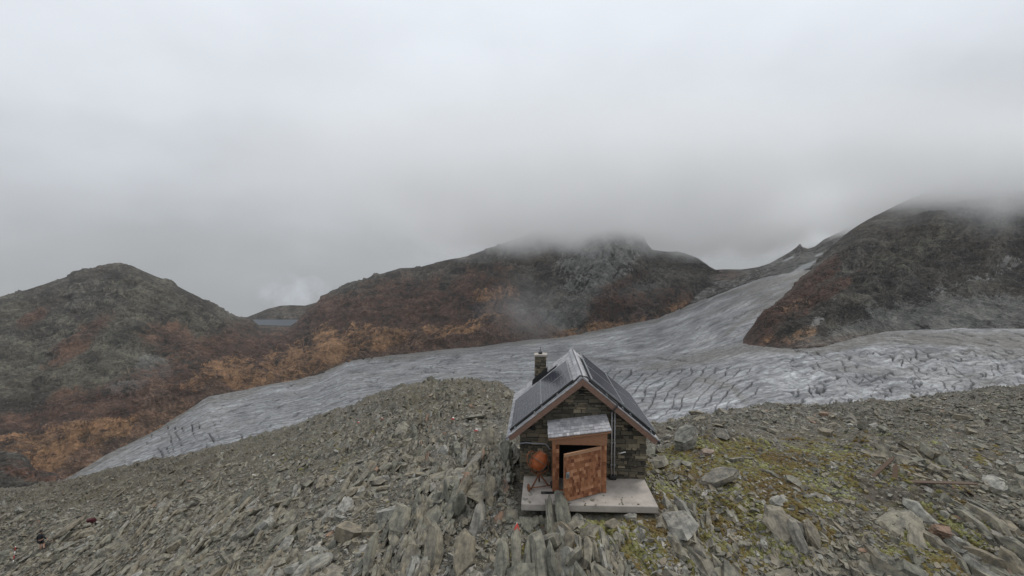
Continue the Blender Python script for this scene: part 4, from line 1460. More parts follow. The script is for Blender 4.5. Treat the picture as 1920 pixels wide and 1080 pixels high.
f_.tube([(CX1 + .05, CY0 + .1, 4.28), (CX1 + .05, CY0 + .1, 3.55), (CX1 + .12, CY0 + .05, 3.38), (CX1 + .2, CY0, 3.30)], .012, 6)
f_.build('lightning_rod', M_galv, chim)
f_ = MB()
z1, z2 = roof_z(CX0 - .12), roof_z(CX1 + .05)
f_.add([(CX0 - .14, CY0 - .10, z1 - .02), (CX1 + .06, CY0 - .10, z2 - .02), (CX1 + .06, CY0 - .10, z2 + .36), (CX0 + .0, CY0 - .10, z1 + .42), (CX0 - .12, CY0 - .10, z1 + .30),
        (CX0 - .14, CY0 + .0, z1 - .02), (CX1 + .06, CY0 + .0, z2 - .02), (CX1 + .06, CY0 + .0, z2 + .36), (CX0 + .0, CY0 + .0, z1 + .42), (CX0 - .12, CY0 + .0, z1 + .30)],
       [(0, 1, 2, 3, 4), (9, 8, 7, 6, 5)] + [(i, i + 5, (i + 1) % 5 + 5, (i + 1) % 5) for i in range(5)], .3)
f_.frame_box(S(-1, 1.7, CY0 - .15, .06), slope_frame(-1)[1], (0, 1, 0), slope_frame(-1)[2], (1.3, .06, .06), .2)
f_.build('chimney_flashing', M_black, chim)

# porch ---------------------------------------------------------------------------
PX0, PX1, PY = 1.18, 3.22, -1.20
pw = MB()


def beam_z(x):
    return 2.10 + (x - PX0) * .145


# side walls and the two shingled strips beside the opening
for xa, xb_ in ((PX0, PX0 + .05), (PX1 - .05, PX1)):
    pw.hexa([(xa, PY, .0), (xb_, PY, .0), (xb_, -.06, .0), (xa, -.06, .0), (xa, PY, beam_z(xa)), (xb_, PY, beam_z(xb_)), (xb_, -.06, beam_z(xb_) + .12), (xa, -.06, beam_z(xa) + .12)], .3, 1)
for xa, xb_ in ((PX0, PX0 + .25), (PX1 - .22, PX1)):
    pw.box((xa + .002, PY, .06), (xb_ - .002, PY + .06, 1.83), .3, 1)
    z = .02
    while z < 1.80:
        x = xa
        while x < xb_ - .02:
            w = min(rnd(.09, .16), xb_ - x)
            z1 = min(z + .21, 1.84)
            pw.hexa([(x + .003, PY - .026, z), (x + w - .003, PY - .026, z), (x + w - .003, PY + .0, z), (x + .003, PY + .0, z),
                     (x + .003, PY - .008, z1), (x + w - .003, PY - .008, z1), (x + w - .003, PY + .0, z1), (x + .003, PY + .0, z1)], random.betavariate(2, 2), 0)
            x += w
        z += .15
pw.box((PX0 + .25, PY + .01, .0), (PX1 - .22, PY + .12, .05), .2, 1)
pw.build('porch_wall', [M_shingle_red, M_timber], hut)
iv = MB()  # near-black sheets put in for the shade inside the porch
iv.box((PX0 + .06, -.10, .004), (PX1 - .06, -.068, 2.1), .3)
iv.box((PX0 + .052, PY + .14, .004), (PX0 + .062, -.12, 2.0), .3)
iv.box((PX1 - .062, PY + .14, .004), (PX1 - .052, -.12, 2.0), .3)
iv.build('porch_shade_sheets', M_void, hut)
bm_ = MB()
bm_.hexa([(PX0 - .01, PY - .045, 1.845), (PX1 + .01, PY - .045, 1.845), (PX1 + .01, PY + .06, 1.845), (PX0 - .01, PY + .06, 1.845),
          (PX0 - .01, PY - .045, beam_z(PX0) - .02), (PX1 + .01, PY - .045, beam_z(PX1) - .02), (PX1 + .01, PY + .06, beam_z(PX1) - .02), (PX0 - .01, PY + .06, beam_z(PX0) - .02)], .35)
bm_.build('lintel', M_timber, hut, bevel=.006)
# porch roof: shingle courses on a board, sloping to the front and a little to the left
PA, PB = Vector((PX0 - .16, -.02, 2.345)), Vector((PX1 + .12, -.02, 2.66))
PC, PD = Vector((PX0 - .16, PY - .16, 2.145)), Vector((PX1 + .13, PY - .16, 2.475))
pr_ = MB()


def PR(u, v_, h):
    p_ = (PA * (1 - u) + PB * u) * (1 - v_) + (PC * (1 - u) + PD * u) * v_
    return p_ + Vector((-.13, -.15, .98)) * h


pr_.hexa([PR(0, .99, -.05), PR(1, .99, -.05), PR(1, 0, -.05), PR(0, 0, -.05), PR(0, .99, -.004), PR(1, .99, -.004), PR(1, 0, -.004), PR(0, 0, -.004)], .5, 1)
nr_ = 6
for r_ in range(nr_):
    v1 = (r_ + 1) / nr_ + .02
    v0 = max(0, r_ / nr_ - .06)
    u = -rnd(0, .04)
    while u < 1.0:
        w = rnd(.045, .075)
        ua, ub = max(u, -.01), min(u + w, 1.01)
        u += w
        if ub - ua < .015:
            continue
        ua += .0015
        ub -= .0015
        e_ = v1 + rnd(-.012, .012)
        pr_.hexa([PR(ua, e_, 0), PR(ub, e_, 0), PR(ub, v0, 0), PR(ua, v0, 0), PR(ua, e_, .03 + rnd(0, .006)), PR(ub, e_, .03 + rnd(0, .006)), PR(ub, v0, .006), PR(ua, v0, .006)], random.betavariate(2.4, 2))
pr_.build('porch_roof', [M_shingle_grey, M_timber], hut)
fb = MB()
fb.hexa([PR(.0, 1.0, -.11), PR(1, 1.0, -.10), PR(1, .975, -.10), PR(.0, .975, -.11), PR(.0, 1.0, -.054), PR(1, 1.0, -.054), PR(1, .975, -.054), PR(.0, .975, -.054)], .6)
fb.build('porch_fascia', M_timber, hut)
# door: shingled leaf, standing open
HX = PX1 - .235
ang = math.radians(29)
du = Vector((-math.cos(ang), -math.sin(ang), 0))
dn_ = Vector((math.sin(ang), -math.cos(ang), 0)) * -1
dn_ = Vector((-math.sin(ang), math.cos(ang), 0)) * -1
if dn_.y > 0:
    dn_ = -dn_
dw, dh = 1.61, 1.78
dr = MB()
H0 = Vector((HX, PY - .05, .035))


def DP(u, h, z):
    return H0 + du * u + dn_ * h + Vector((0, 0, z))


def dbox(mb, u0, u1, h0, h1, z0, z1, tint, mi=0, h1b=None):
    h1b = h1 if h1b is None else h1b
    mb.hexa([DP(u1, h1, z0), DP(u0, h1, z0), DP(u0, h0, z0), DP(u1, h0, z0), DP(u1, h1b, z1), DP(u0, h1b, z1), DP(u0, h0, z1), DP(u1, h0, z1)], tint, mi)


dbox(dr, 0, dw, -.045, -.002, 0, dh, .5, 1)
z = .0
while z < dh - .13:
    u = 0.0
    while u < dw - .01:
        w = min(rnd(.07, .16), dw - u)
        e_ = z + rnd(-.006, .012)
        dbox(dr, u + .002, u + w - .002, 0, .026 + rnd(0, .008), max(e_, .0), min(z + .2, dh - .09), random.betavariate(1.6, 1.7), 0, .006)
        u += w
    z += .128
dbox(dr, -.005, dw + .005, 0, .04, dh - .10, dh + .01, .8, 1)
door = dr.build('door', [M_shingle_red, M_timber], hut)
hd = MB()
dbox(hd, dw - .20, dw - .06, .03, .05, .86, 1.10, .8)
dbox(hd, dw - .17, dw - .11, .05, .10, .90, 1.04, .0)
hd.build('door_handle', M_alu, door, bevel=.006)
jb = MB()
jb.box((HX - .005, PY - .075, .03), (HX + .03, PY - .028, 1.84), .75)
jb.build('door_jamb', M_timber, hut)

# ------------------------------------------------------------------ cement mixer on the pad
mx = empty('cement_mixer', (0, 0, 0), 0, label='orange cement mixer with a rusty stand on the concrete beside the porch', category='cement mixer')
c2, s2 = EX, EY
mo_ = HO + EX * .68 + EY * (-.86)
mx.location = (mo_[0], mo_[1], 0)
mx.rotation_euler = (0, 0, -YAW + math.radians(8))
dm = MB()
axd = Vector((.55, .28, .75)).normalized()
dc = Vector((-.02, -.02, 1.03))
dm.lathe([(0.0, -.36), (.17, -.33), (.24, -.27), (.30, -.12), (.315, -.03), (.325, -.028), (.325, .028), (.315, .03), (.30, .10), (.235, .25), (.19, .33), (.205, .345), (.20, .36), (.17, .34), (.20, .25), (.26, .1), (.26, -.1), (.0, -.2)], 28, dc, axd, .45)
for k in range(0, len(dm.t)):
    ring_i = (k // 28)
    dm.t[k] = (.9, .7, .3, .4, .45, .95, .95, .5, .4, .3, .5, 1, 1, 1, 0, 0, 0, 0)[min(ring_i, 17)]
for k in range(3):
    a_ = k * 2.09 + .3
    u1 = axd.cross(Vector((0, 1, 0))).normalized()
    u2 = axd.cross(u1)
    rd = u1 * math.cos(a_) + u2 * math.sin(a_)
    dm.tube([dc + axd * h_ + rd * r_ for r_, h_ in ((.25, -.27), (.31, -.12), (.325, 0), (.31, .10), (.2, .33))], .018, 6, .98)
dm.v = [tuple(dc + (Vector(q_) - dc) * 1.03) for q_ in dm.v]
dm.build('drum', M_orange, mx, smooth=True)
fr_ = MB()
# yoke arms to the sides of the drum, the stand and the axle
fr_.tube([(-.36, .06, 1.06), (-.35, .05, .85), (-.28, .04, .62), (-.10, .05, .50)], .032, 8, .5)
fr_.tube([(.34, -.02, 1.02), (.36, -.01, .85), (.33, .02, .66), (.15, .05, .52), (-.10, .05, .50)], .032, 8, .5)
fr_.tube([(0, .05, .50), (-.08, .02, .36), (-.36, -.30, .06)], .032, 8, .3)
fr_.tube([(0, .05, .50), (.10, .02, .36), (.34, -.16, .10)], .032, 8, .3)
fr_.tube([(0, .05, .50), (.02, .2, .3), (.05, .40, .0)], .032, 8, .3)
fr_.tube([(-.44, -.34, .12), (.46, -.18, .12)], .02, 8, .4)
fr_.tube([(-.36, .06, 1.06), (-.16, .02, 1.32)], .02, 8, .5)
fr_.build('stand', M_rust, mx, smooth=True)
bk = MB()
bk.box((.12, .06, .60), (.34, .34, .94), .3, 0, .01)
bk.build('motor_housing', M_black, mx, bevel=.03)
hw = MB()
hc = Vector((-.30, -.10, 1.14))
ha = Vector((.62, -.6, .25)).normalized()
u_ = ha.cross(Vector((0, 0, 1))).normalized()
w_ = ha.cross(u_)
hw.tube([hc + (u_ * math.cos(k * math.pi / 12) + w_ * math.sin(k * math.pi / 12)) * .31 for k in range(24)], .022, 6, .5, 0, True)
for k in range(3):
    a_ = k * 2.094 + .4
    hw.tube([hc, hc + (u_ * math.cos(a_) + w_ * math.sin(a_)) * .31], .016, 6, .5)
hw.build('hand_wheel', M_rust, mx, smooth=True)
for (x, y) in ((-.46, -.345), (.47, -.175)):
    wh = MB()
    wh.lathe([(.03, -.03), (.12, -.032), (.14, -.02), (.145, 0), (.14, .02), (.12, .032), (.03, .03)], 20, (x, y, .146), (1, .18, 0), .4)
    wh.build('wheel', M_rubber if x > 0 else M_rust, mx, smooth=True)
sh = MB()
sh.box((.02, -.60, .0), (.62, -.46, .035), .4, 0, .015)
sh.build('scrap_board', M_black, None, label='dark flat board lying on the concrete in front of the cement mixer', category='board')
o = bpy.data.objects['scrap_board']
o.location = mx.location
o.rotation_euler = (0, 0, .05)

# ------------------------------------------------------------------ single big rocks
def hero_rock(seed, dims, mat, strata_amp=.05):
    """A large weathered slab: a broken prism cut finely, with bedding steps along its thickness."""
    rng = np.random.default_rng(seed)
    v, f = slab_shape(rng, int(rng.integers(6, 9)), 4, .22)
    bm = bmesh.new()
    bv = [bm.verts.new(p_) for p_ in v]
    for t_ in f:
        bm.faces.new([bv[i] for i in t_])
    bmesh.ops.scale(bm, vec=dims, verts=bm.verts)
    bmesh.ops.subdivide_edges(bm, edges=bm.edges[:], cuts=3, use_grid_fill=True)
    bmesh.ops.triangulate(bm, faces=bm.faces[:])
    bm.normal_update()
    P_ = np.array([q_.co[:] for q_ in bm.verts])
    Nn = np.array([q_.normal[:] for q_ in bm.verts])
    L_ = max(dims)
    n1_ = fbm(P_ / np.array([.5, .16, .12]) / max(L_, .5) * 1.2 + seed, 4, seed % 90)
    n2_ = fbm(P_ / .22 + seed, 3, seed % 70 + 5)
    st_ = np.round(P_[:, 2] / (dims[2] / 5) + .6 * n1_) - P_[:, 2] / (dims[2] / 5)
    side = 1 - np.abs(Nn[:, 2])
    D_ = Nn * (.5 * strata_amp * L_ * n1_ + .03 * n2_)[:, None] + Nn * (side * st_ * .045 * min(L_, 1.2))[:, None]
    for q_, d_ in zip(bm.verts, D_):
        q_.co += Vector(d_)
    me = bpy.data.meshes.new('rock')
    bm.to_mesh(me)
    bm.free()
    at_ = me.attributes.new('tint', 'FLOAT', 'POINT')
    return me, at_


def place_rock(name, label, px, py, dims, axis, normal, tint=.45, seed=1, sink=.25, group=None, category='rock', mat=None):
    me, at_ = hero_rock(seed, dims, mat)
    at_ = me.attributes['tint']
    at_.data.foreach_set('value', np.full(len(me.vertices), tint, np.float32))
    me.materials.append(mat or M_hero)
    o = link(name, me, None, label=label, category=category)
    if group:
        o['group'] = group
    p_, nn, _, _ = at(px, py)
    n_ = Vector(normal).normalized()
    a_ = Vector(axis)
    a_ = (a_ - n_ * a_.dot(n_)).normalized()
    y_ = n_.cross(a_)
    M_ = Matrix((a_, y_, n_)).transposed().to_4x4()
    half = abs(a_.z) * dims[0] / 2 + abs(y_.z) * dims[1] / 2 + abs(n_.z) * dims[2] / 2
    M_.translation = Vector(p_[0]) + Vector((0, 0, half * (1 - 2 * sink)))
    o.matrix_world = M_
    return o


def paint(rock, lo, hi, mat, face=None):
    """Paint mark: the faces of the rock between lo and hi along its length, lifted a few millimetres."""
    me = rock.data
    xs_ = np.array([q_.co.x for q_ in me.vertices])
    x0, x1 = xs_.min(), xs_.max()
    R3 = rock.matrix_world.to_3x3()
    vs_, fs_, mp_ = [], [], {}
    for p_ in me.polygons:
        u = (p_.center.x - x0) / (x1 - x0)
        w = (R3 @ p_.normal)
        if lo <= u <= hi and (w.y < .1 or w.z > .6) and (face is None or face(p_.center)):
            fs_.append([])
            for i in p_.vertices:
                if i not in mp_:
                    mp_[i] = len(vs_)
                    q_ = me.vertices[i]
                    vs_.append(q_.co + q_.normal * .006)
                fs_[-1].append(mp_[i])
    if fs_:
        m2_ = mesh_arrays('paint_mark', vs_, sum(fs_, []), [len(q_) for q_ in fs_], {'tint': [.5] * len(vs_)}, False, [mat])
        link('paint_mark', m2_, rock)


UP, LN = (.04, .80, .58), (-.35, -.62, .70)
HR = [
    ('rock_slab', 'tallest upright grey brown slab at the bottom edge, pointed at its top', 812, 1062, (2.0, .8, .34), UP, (-.55, -.55, .62), .50, 3),
    ('rock_slab', 'broad brown sided upright slab right beside the tallest pointed slab', 872, 1062, (1.7, .85, .3), (.05, .8, .55), (.35, -.65, .65), .54, 4),
    ('rock_slab', 'narrow upright grey column of slate standing alone with rubble on both sides', 694, 1058, (1.9, .5, .3), UP, (-.3, -.6, .75), .42, 5),
    ('rock_slab', 'dark standing stone with a pale tip in front of the left pad corner', 861, 968, (1.25, .55, .28), (.12, .35, .92), (.5, -.8, .25), .15, 6),
    ('rock_slab', 'wide olive slab leaning left with a black crack along its edge', 752, 1000, (1.5, 1.05, .26), (.2, .8, .5), (-.2, -.62, .75), .44, 7),
    ('rock_slab', 'round topped olive slab behind the wide leaning one', 806, 965, (.95, .75, .25), (.1, .7, .6), (0, -.6, .75), .5, 8),
    ('rock_slab', 'pale grey leaning slab between the dark standing stone and the waymarked columns', 896, 990, (1.5, .5, .24), (.15, .75, .6), (-.25, -.6, .7), .68, 9),
    ('rock_slab', 'long dark edged slab running down from the pad front towards the viewer', 1056, 992, (2.3, .65, .22), (-.22, .85, .34), (.62, -.42, .6), .22, 10),
    ('rock_slab', 'thin grey slab lying parallel to the long dark edged slab', 1032, 1000, (2.4, .5, .2), (-.16, .88, .4), (.7, -.35, .6), .35, 11),
    ('rock_slab', 'layered slate block rising over the pad edge under the open door', 1046, 972, (.7, .6, .35), (-.05, .8, .6), (-.5, -.5, .7), .3, 12),
    ('rock_slab', 'flat pale triangular block lying alone on the mossy ground', 1461, 945, (.95, .7, .22), (.8, .5, .1), (.1, -.45, .9), .74, 13),
    ('rock_slab', 'grey upright slab with a flat triangular face among yellow moss', 1462, 1015, (1.5, .95, .25), (-.1, .75, .62), (-.2, -.7, .7), .62, 14),
    ('rock_slab', 'middle one of three weathered grey slabs standing close together near the bottom edge', 1495, 1035, (1.3, .55, .3), (-.1, .7, .7), (-.3, -.7, .6), .66, 15),
    ('rock_slab', 'square shouldered grey slab to the right of the close standing three', 1520, 1022, (1.2, .6, .25), (-.15, .75, .6), (.3, -.7, .6), .6, 16),
    ('rock_slab', 'row of blocky grey outcrop with square joints right of the hut', 1345, 908, (2.2, .9, .5), (.95, .25, .05), (-.1, -.55, .8), .66, 17),
    ('rock_slab', 'large flat grey slab half buried in brown soil on the right', 1690, 985, (2.3, 1.5, .22), (.75, .6, .0), (.05, -.3, .95), .48, 18),
    ('rock_slab', 'second flat grey slab below the large half buried one', 1718, 1018, (1.5, .8, .18), (.5, .8, .05), (0, -.35, .93), .5, 19),
    ('boulder', 'angular grey boulder beyond the right wall of the hut', 1283, 848, (1.7, 1.2, .8), (.9, .4, .2), (-.3, -.4, .85), .72, 20),
    ('boulder', 'small brown boulder leaning against the angular grey one', 1322, 858, (.9, .6, .45), (.9, .2, .1), (.1, -.4, .9), .95, 21),
    ('rock_slab', 'smooth whitish slab lying near the right edge of the scree', 1868, 908, (2.3, 1.2, .3), (.9, .4, 0), (0, -.3, .95), .78, 22),
    ('rock_slab', 'flat brown stone lying on the gravel below the concrete pad', 1150, 1010, (.62, .45, .16), (.95, .2, 0), (0, -.35, .93), .57, 23),
    ('rock_slab', 'flat bluish stone on the small pile at the front edge of the pad', 1182, 978, (.62, .3, .1), (.97, .2, 0), (0, -.3, .95), .7, 24),
    ('rock_slab', 'long grey slab lying on the dark piled stones at the lower left', 530, 1020, (1.9, .8, .25), (.7, .65, .2), (-.2, -.4, .9), .4, 25),
    ('rock_slab', 'tilted flat slab with a shadowed underside above a hollow in the left scree', 470, 1005, (1.5, .6, .2), (.8, .5, .25), (-.35, -.35, .85), .46, 26),
    ('rock_slab', 'fan of upright grey blades beside the left eaves of the hut', 915, 842, (1.9, 1.0, .3), (.1, .75, .65), (-.4, -.6, .65), .5, 27),
    ('rock_slab', 'dark ribbed outcrop just left of the cement mixer', 948, 880, (1.7, .8, .4), (.1, .8, .42), (-.5, -.5, .65), .25, 28),
    ('rock_slab', 'long low slab at the bottom left corner of the gravel strip', 590, 1075, (1.7, .7, .2), (.85, .5, .1), (-.1, -.35, .93), .72, 29),
    ('rock_slab', 'long sloping pale slab between the hiker and the dark red stone', 128, 1012, (3.6, 1.1, .3), (.75, .6, .25), (-.3, -.35, .88), .6, 30),
]
for (nm_, lb_, px_, py_, dm_, ax_, nn_, ti_, sd_) in HR:
    place_rock(nm_, lb_, px_, py_, dm_, ax_, nn_, ti_, sd_ * 13, .42 if px_ in (1690, 1718, 1868, 1461) else .25)
# rust coloured boulder
place_rock('boulder', 'rusty orange angular boulder alone among the grey slabs at lower right', 1764, 1008, (.95, .6, .55), (.95, .2, -.2), (.1, -.5, .85), .975, 411, .2)
place_rock('boulder', 'dark red rounded stone on the slope uphill from the hiker', 172, 995, (.85, .65, .55), (1, .1, .1), (0, -.3, .95), .0, 417, .15, mat=tint_mat('dark red stone', [(0, (.06, .012, .015)), (1, (.08, .02, .02))], .8, 3))
place_rock('boulder', 'blackish square stone on the slope above the hiker', 147, 984, (.75, .6, .5), (1, .2, .1), (0, -.3, .95), .0, 419, .15, mat=M_rubber)
# row of parallel slate columns carrying the trail mark
for k, (px_, w_, t_) in enumerate(((942, .52, .3), (968, .42, .42), (988, .26, .3), (1009, .55, .38), (1036, .36, .22))):
    lb_ = ('leftmost narrow column of the row of five parallel slate columns', 'slate column with a red and white trail mark painted on its top',
           'thin slate column right of the trail marked one', 'fourth slate column of the row with a brown stone at its head', 'rightmost dark column of the row of five parallel slate columns')[k]
    r_ = place_rock('slate_column', lb_, px_, (1072, 1062, 1070, 1066, 1080)[k], ((1.7, 2.3, 1.9, 2.2, 1.6)[k], w_, (.42, .3, .25, .38, .3)[k]), ((.06, .0, .03, -.07, -.14)[k], .82, (.42, .52, .5, .45, .5)[k]), ((-.45, .1, -.2, .35, .5)[k], -.56, .80), t_, 500 + k * 7, .2, 'row of parallel slate columns')
    if k == 1:
        bpy.context.view_layer.update()
        paint(r_, .88, .955, M_red, lambda c_: c_.y > -.15)
        paint(r_, .955, 1.01, M_wpaint, lambda c_: c_.y > -.15)
for px_, py_, s_, lb_ in ((892, 815, .5, 'small stone with a red and white trail mark below the ridge, nearest to the eaves'), (848, 800, .55, 'pale stone with a worn trail mark on the slope left of the hut'),
                          (672, 802, .55, 'small trail marked stone on the left shoulder of the slope'), (716, 790, .55, 'trail marked stone highest on the slope')):
    r_ = place_rock('waymark_stone', lb_, px_, py_, (s_, s_ * .6, s_ * .4), (.2, .5, .8), (.2, -.8, .5), .55, int(px_), .3, 'trail marked stones')
    bpy.context.view_layer.update()
    paint(r_, .6, .8, M_red)
    paint(r_, .8, .95, M_wpaint)

# weathered planks on the right
for px_, py_, L_, az_, lb_ in ((1648, 902, 2.1, 1.45, 'weathered brown plank lying alone on the grey slabs'), (1680, 908, .9, .9, 'short broken plank end beside the longer upper plank'),
                               (1762, 922, 2.6, 1.75, 'longest grey brown plank lying lower on the right slope'), (1808, 930, 1.5, 1.3, 'wide brown board at the right end of the long plank')):
    p_, nn, _, _ = at(px_, py_)
    mb = MB()
    n_ = Vector(nn[0]).normalized()
    a_ = Vector((math.sin(az_), math.cos(az_), 0))
    a_ = (a_ - n_ * a_.dot(n_)).normalized()
    a_ = (a_ + n_ * .06).normalized()
    y_ = n_.cross(a_).normalized()
    mb.frame_box((0, 0, 0), a_, y_, n_, (L_, .2, .045), rnd(.2, .8))
    mb.frame_box(tuple(a_ * (L_ * .5 + .06)), a_, y_, n_, (.12, .08, .04), .6)
    o = mb.build('plank', M_plank, None, label=lb_, category='plank', group='old planks on the slope')
    o.location = Vector(p_[0]) + n_ * .22

# striped marker pole at the lower left
pp, _, _, _ = at(25, 1062)
pole = empty('marker_pole', tuple(pp[0]), 0, label='thin red and white striped marker pole leaning at the lower left', category='pole')
tilt = Vector((.16, .05, 1)).normalized()
for k in range(4):
    mb = MB()
    mb.tube([tilt * (.42 * k - .1), tilt * (.42 * k + .32)], .042, 8)
    mb.build('band', M_wpaint if k % 2 == 0 else M_red, pole, smooth=True)
mb = MB()
mb.tube([tilt * 1.58, tilt * 1.64], [.05, .02], 8)
mb.build('cap', M_wpaint, pole)

# ------------------------------------------------------------------ hiker, seen from behind, stepping down to the left
def skin_body(name, joints, bones, mat, parent=None, sub=2, **props):
    me = bpy.data.meshes.new(name)
    keys = list(joints)
    me.from_pydata([joints[k][:3] for k in keys], [(keys.index(a), keys.index(b_)) for a, b_ in bones], [])
    me.materials.append(mat)
    o = link(name, me, parent, **props)
    m_ = o.modifiers.new('skin', 'SKIN')
    m_.use_smooth_shade = True
    for i, k in enumerate(keys):
        sv = me.skin_vertices[0].data[i]
        r_ = joints[k][3]
        sv.radius = r_ if hasattr(r_, '__len__') else (r_, r_)
        sv.use_root = (i == 0)
    s_ = o.modifiers.new('sub', 'SUBSURF')
    s_.levels = s_.render_levels = sub
    return o


M_skin = tint_mat('skin', [(0, (.36, .20, .14)), (1, (.36, .20, .14))], .6, 10, var=.1)
M_cloth = tint_mat('black jacket', [(0, (.012, .012, .014)), (1, (.012, .012, .014))], .85, 10, var=.2)
M_hair = tint_mat('dark hair', [(0, (.012, .009, .007)), (1, (.012, .009, .007))], .7, 10, var=.2)
M_boot = tint_mat('boot leather', [(0, (.02, .016, .014)), (1, (.02, .016, .014))], .8, 10, var=.2)
hp, _, _, _ = at(77, 1040)
J = {'pelvis': (0, 0, .95, (.15, .11)), 'waist': (-.03, .05, 1.08, (.14, .10)), 'chest': (-.07, .14, 1.30, (.17, .12)), 'neck0': (-.10, .20, 1.46, (.09, .08)), 'neck': (-.12, .23, 1.54, .055), 'head0': (-.14, .26, 1.62, .085), 'head': (-.15, .28, 1.71, .10), 'crown': (-.15, .28, 1.78, .075),
     'nose': (-.20, .38, 1.66, .02),
     'shl': (-.27, .16, 1.41, .07), 'ell': (-.40, .10, 1.14, .05), 'wrl': (-.45, .14, .90, .035), 'hal': (-.46, .17, .82, .04), 'f1l': (-.47, .20, .75, .012), 'f2l': (-.45, .20, .74, .012), 'thl': (-.43, .22, .80, .013),
     'shr': (.13, .14, 1.42, .07), 'elr': (.36, .02, 1.27, .05), 'wrr': (.54, .05, 1.08, .035), 'har': (.60, .06, 1.02, .04), 'f1r': (.65, .07, .96, .012), 'f2r': (.66, .05, .98, .012), 'thr': (.58, .11, .99, .013),
     'hil': (-.10, .0, .90, .11), 'knl': (-.14, .12, .50, .065), 'cal': (-.10, .03, .36, .06), 'anl': (-.02, .02, .08, .042), 'tol': (-.06, .18, .04, .035),
     'hir': (.10, .0, .90, .11), 'knr': (.20, .10, .54, .065), 'car': (.29, -.02, .42, .06), 'anr': (.44, -.12, .26, .042), 'tor': (.48, .0, .16, .035)}
B = [('pelvis', 'waist'), ('waist', 'chest'), ('chest', 'neck0'), ('neck0', 'neck'), ('neck', 'head0'), ('head0', 'head'), ('head', 'crown'), ('head0', 'nose'), ('chest', 'shl'), ('shl', 'ell'), ('ell', 'wrl'), ('wrl', 'hal'), ('hal', 'f1l'), ('hal', 'f2l'), ('hal', 'thl'),
     ('chest', 'shr'), ('shr', 'elr'), ('elr', 'wrr'), ('wrr', 'har'), ('har', 'f1r'), ('har', 'f2r'), ('har', 'thr'), ('pelvis', 'hil'), ('hil', 'knl'), ('knl', 'cal'), ('cal', 'anl'), ('anl', 'tol'), ('pelvis', 'hir'), ('hir', 'knr'), ('knr', 'car'), ('car', 'anr'), ('anr', 'tor')]
per = skin_body('person', J, B, M_skin, label='hiker in black jacket and shorts seen from behind walking down the scree', category='person')
per.location = hp[0] + np.array([0, 0, .12])


def inflate(keys, add, over=None):
    d_ = {}
    for k in keys:
        x, y, z, r_ = J[k]
        d_[k] = (x, y, z, tuple(q_ + add for q_ in r_) if hasattr(r_, '__len__') else r_ + add)
    d_.update(over or {})
    return d_


k_ = ['chest', 'waist', 'pelvis', 'neck0', 'shl', 'ell', 'wrl', 'shr', 'elr', 'wrr']
skin_body('jacket', inflate(k_, .03), [b_ for b_ in B if b_[0] in k_ and b_[1] in k_], M_cloth, per)
sh_ = inflate(['pelvis', 'hil', 'hir'], .035)
sh_['kl'] = (-.135, .10, .60, .115)
sh_['kr'] = (.175, .08, .63, .115)
skin_body('shorts', sh_, [('pelvis', 'hil'), ('pelvis', 'hir'), ('hil', 'kl'), ('hir', 'kr')], M_cloth, per)
skin_body('hair', {'a': (-.145, .26, 1.70, .108), 'b': (-.15, .27, 1.80, .085), 'c': (-.12, .20, 1.64, .07)}, [('a', 'b'), ('a', 'c')], M_hair, per)
for s_ in 'lr':
    x, y, z, _ = J['an' + s_]
    tx, ty, tz, _ = J['to' + s_]
    skin_body('boot', {'a': (x, y, z + .06, .06), 'b': (x, y, z, .062), 'c': (tx, ty, tz, .052)}, [('a', 'b'), ('b', 'c')], M_boot, per)

for o in COL.objects:
    if o.parent is None and 'category' in o:
        o['kind'] = 'thing'

# ------------------------------------------------------------------ cloud on the tops, fog wisp, haze
def box_mesh(name, lo, hi, mat):
    x0, y0, z0_ = lo
    x1, y1, z1 = hi
    v = [(x, y, z) for x in (x0, x1) for y in (y0, y1) for z in (z0_, z1)]
    f = [(0, 1, 3, 2), (4, 6, 7, 5), (0, 4, 5, 1), (2, 3, 7, 6), (0, 2, 6, 4), (1, 5, 7, 3)]
    return mesh_arrays(name, v, np.array(f).ravel(), np.full(6, 4), None, False, [mat])


def vol_mat(name, density, color=(.992, .993, .995), aniso=0.0):
    m = bpy.data.materials.new(name)
    m.use_nodes = True
    t = m.node_tree
    t.nodes.clear()
    out = N(t, 'ShaderNodeOutputMaterial')
    v = N(t, 'ShaderNodeVolumePrincipled')
    v.inputs['Color'].default_value = (*color, 1)
    v.inputs['Anisotropy'].default_value = aniso
    t.links.new(v.outputs[0], out.inputs['Volume'])
    if density is not None:
        v.inputs['Density'].default_value = density
    return m, t, v


CLOUD_LO, CLOUD_HI = (-500, 360, 4), (2600, 2600, 240)
m, t, v = vol_mat('cloud vapour', None)
oc = N(t, 'ShaderNodeTexCoord')
sx = N(t, 'ShaderNodeSeparateXYZ')
t.links.new(oc.outputs['Object'], sx.inputs[0])
n = noise(t, oc.outputs['Object'], .006, 5, .62)
hz = mth(t, 'ADD', sx.outputs['Z'], mth(t, 'MULTIPLY', mth(t, 'SUBTRACT', n, .5), 330.0))
# a clear lane added along the camera's sight line so the ridge behind shows
lane = mth(t, 'MULTIPLY', mth(t, 'SUBTRACT', sx.outputs['X'], mth(t, 'MULTIPLY', sx.outputs['Y'], .68)), 1 / 150.0)
lane = mth(t, 'POWER', 2.718, mth(t, 'MULTIPLY', mth(t, 'MULTIPLY', lane, lane), -1.0))
hz = mth(t, 'SUBTRACT', hz, mth(t, 'MULTIPLY', lane, 58.0))
r = N(t, 'ShaderNodeMapRange', interpolation_type='SMOOTHSTEP')
t.links.new(hz, r.inputs[0])
for k_, val in ((1, 26.0), (2, 175.0), (3, 0.0), (4, .015)):
    r.inputs[k_].default_value = val
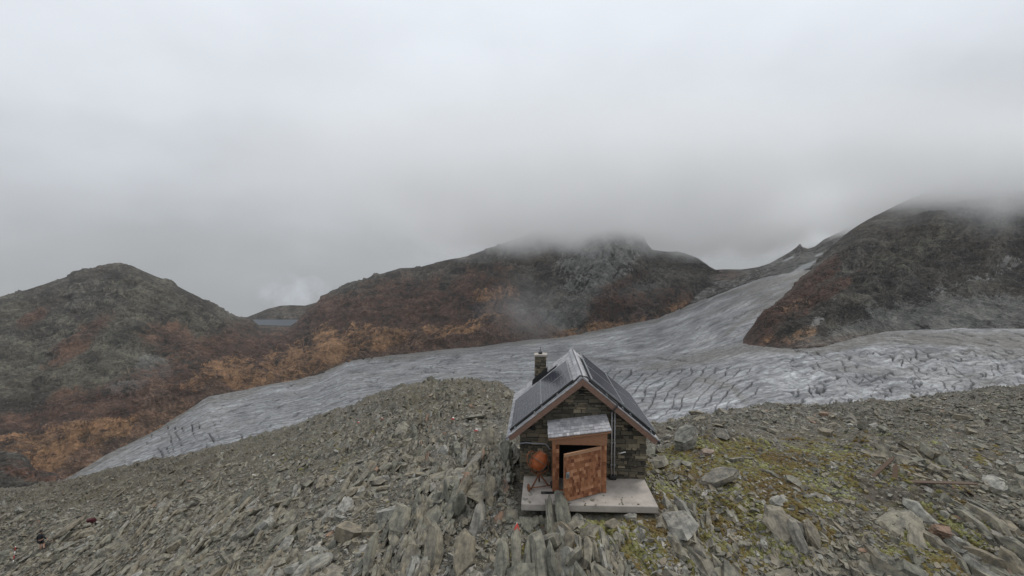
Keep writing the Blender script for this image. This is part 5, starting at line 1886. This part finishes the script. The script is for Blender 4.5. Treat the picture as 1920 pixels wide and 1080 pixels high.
# fades out sideways and at the very top
fy = N(t, 'ShaderNodeMapRange', interpolation_type='SMOOTHSTEP')
t.links.new(sx.outputs['Y'], fy.inputs[0])
fy.inputs[1].default_value, fy.inputs[2].default_value = 370, 640
fx = N(t, 'ShaderNodeMapRange', interpolation_type='SMOOTHSTEP')
t.links.new(sx.outputs['X'], fx.inputs[0])
fx.inputs[1].default_value, fx.inputs[2].default_value = -480, 150
fz = N(t, 'ShaderNodeMapRange', interpolation_type='SMOOTHSTEP')
t.links.new(sx.outputs['Z'], fz.inputs[0])
fz.inputs[1].default_value, fz.inputs[2].default_value = 236, 130
dn = mth(t, 'MULTIPLY', mth(t, 'MULTIPLY', r.outputs[0], fy.outputs[0]), mth(t, 'MULTIPLY', fx.outputs[0], fz.outputs[0]))
t.links.new(dn, v.inputs['Density'])
m.cycles.volume_step_rate = .35 if hasattr(m.cycles, 'volume_step_rate') else 1
link('cloud', box_mesh('cloud', CLOUD_LO, CLOUD_HI, m), kind='stuff')

# wisp of fog drifting in front of the summit
wc = pt(988, 585, 760)
m, t, v = vol_mat('fog wisp vapour', None)
oc = N(t, 'ShaderNodeTexCoord')
ln = N(t, 'ShaderNodeVectorMath', operation='LENGTH')
t.links.new(oc.outputs['Object'], ln.inputs[0])
n = noise(t, oc.outputs['Object'], 1.6, 4, .6)
k = mth(t, 'ADD', ln.outputs['Value'], mth(t, 'MULTIPLY', mth(t, 'SUBTRACT', n, .5), 2.0))
r = N(t, 'ShaderNodeMapRange', interpolation_type='SMOOTHSTEP')
t.links.new(k, r.inputs[0])
for k_, val in ((1, .95), (2, .1), (3, 0.0), (4, .0030)):
    r.inputs[k_].default_value = val
t.links.new(r.outputs[0], v.inputs['Density'])
w = link('fog_wisp', box_mesh('fog_wisp', (-1.2, -1.2, -1.2), (1.2, 1.2, 1.2), m), kind='stuff')
w.location = wc
w.scale = (92, 62, 70)

m, t, v = vol_mat('haze air', .000035, (.93, .95, .98))
link('haze', box_mesh('haze', (-3200, -60, -420), (3600, 3300, 620), m), kind='stuff')
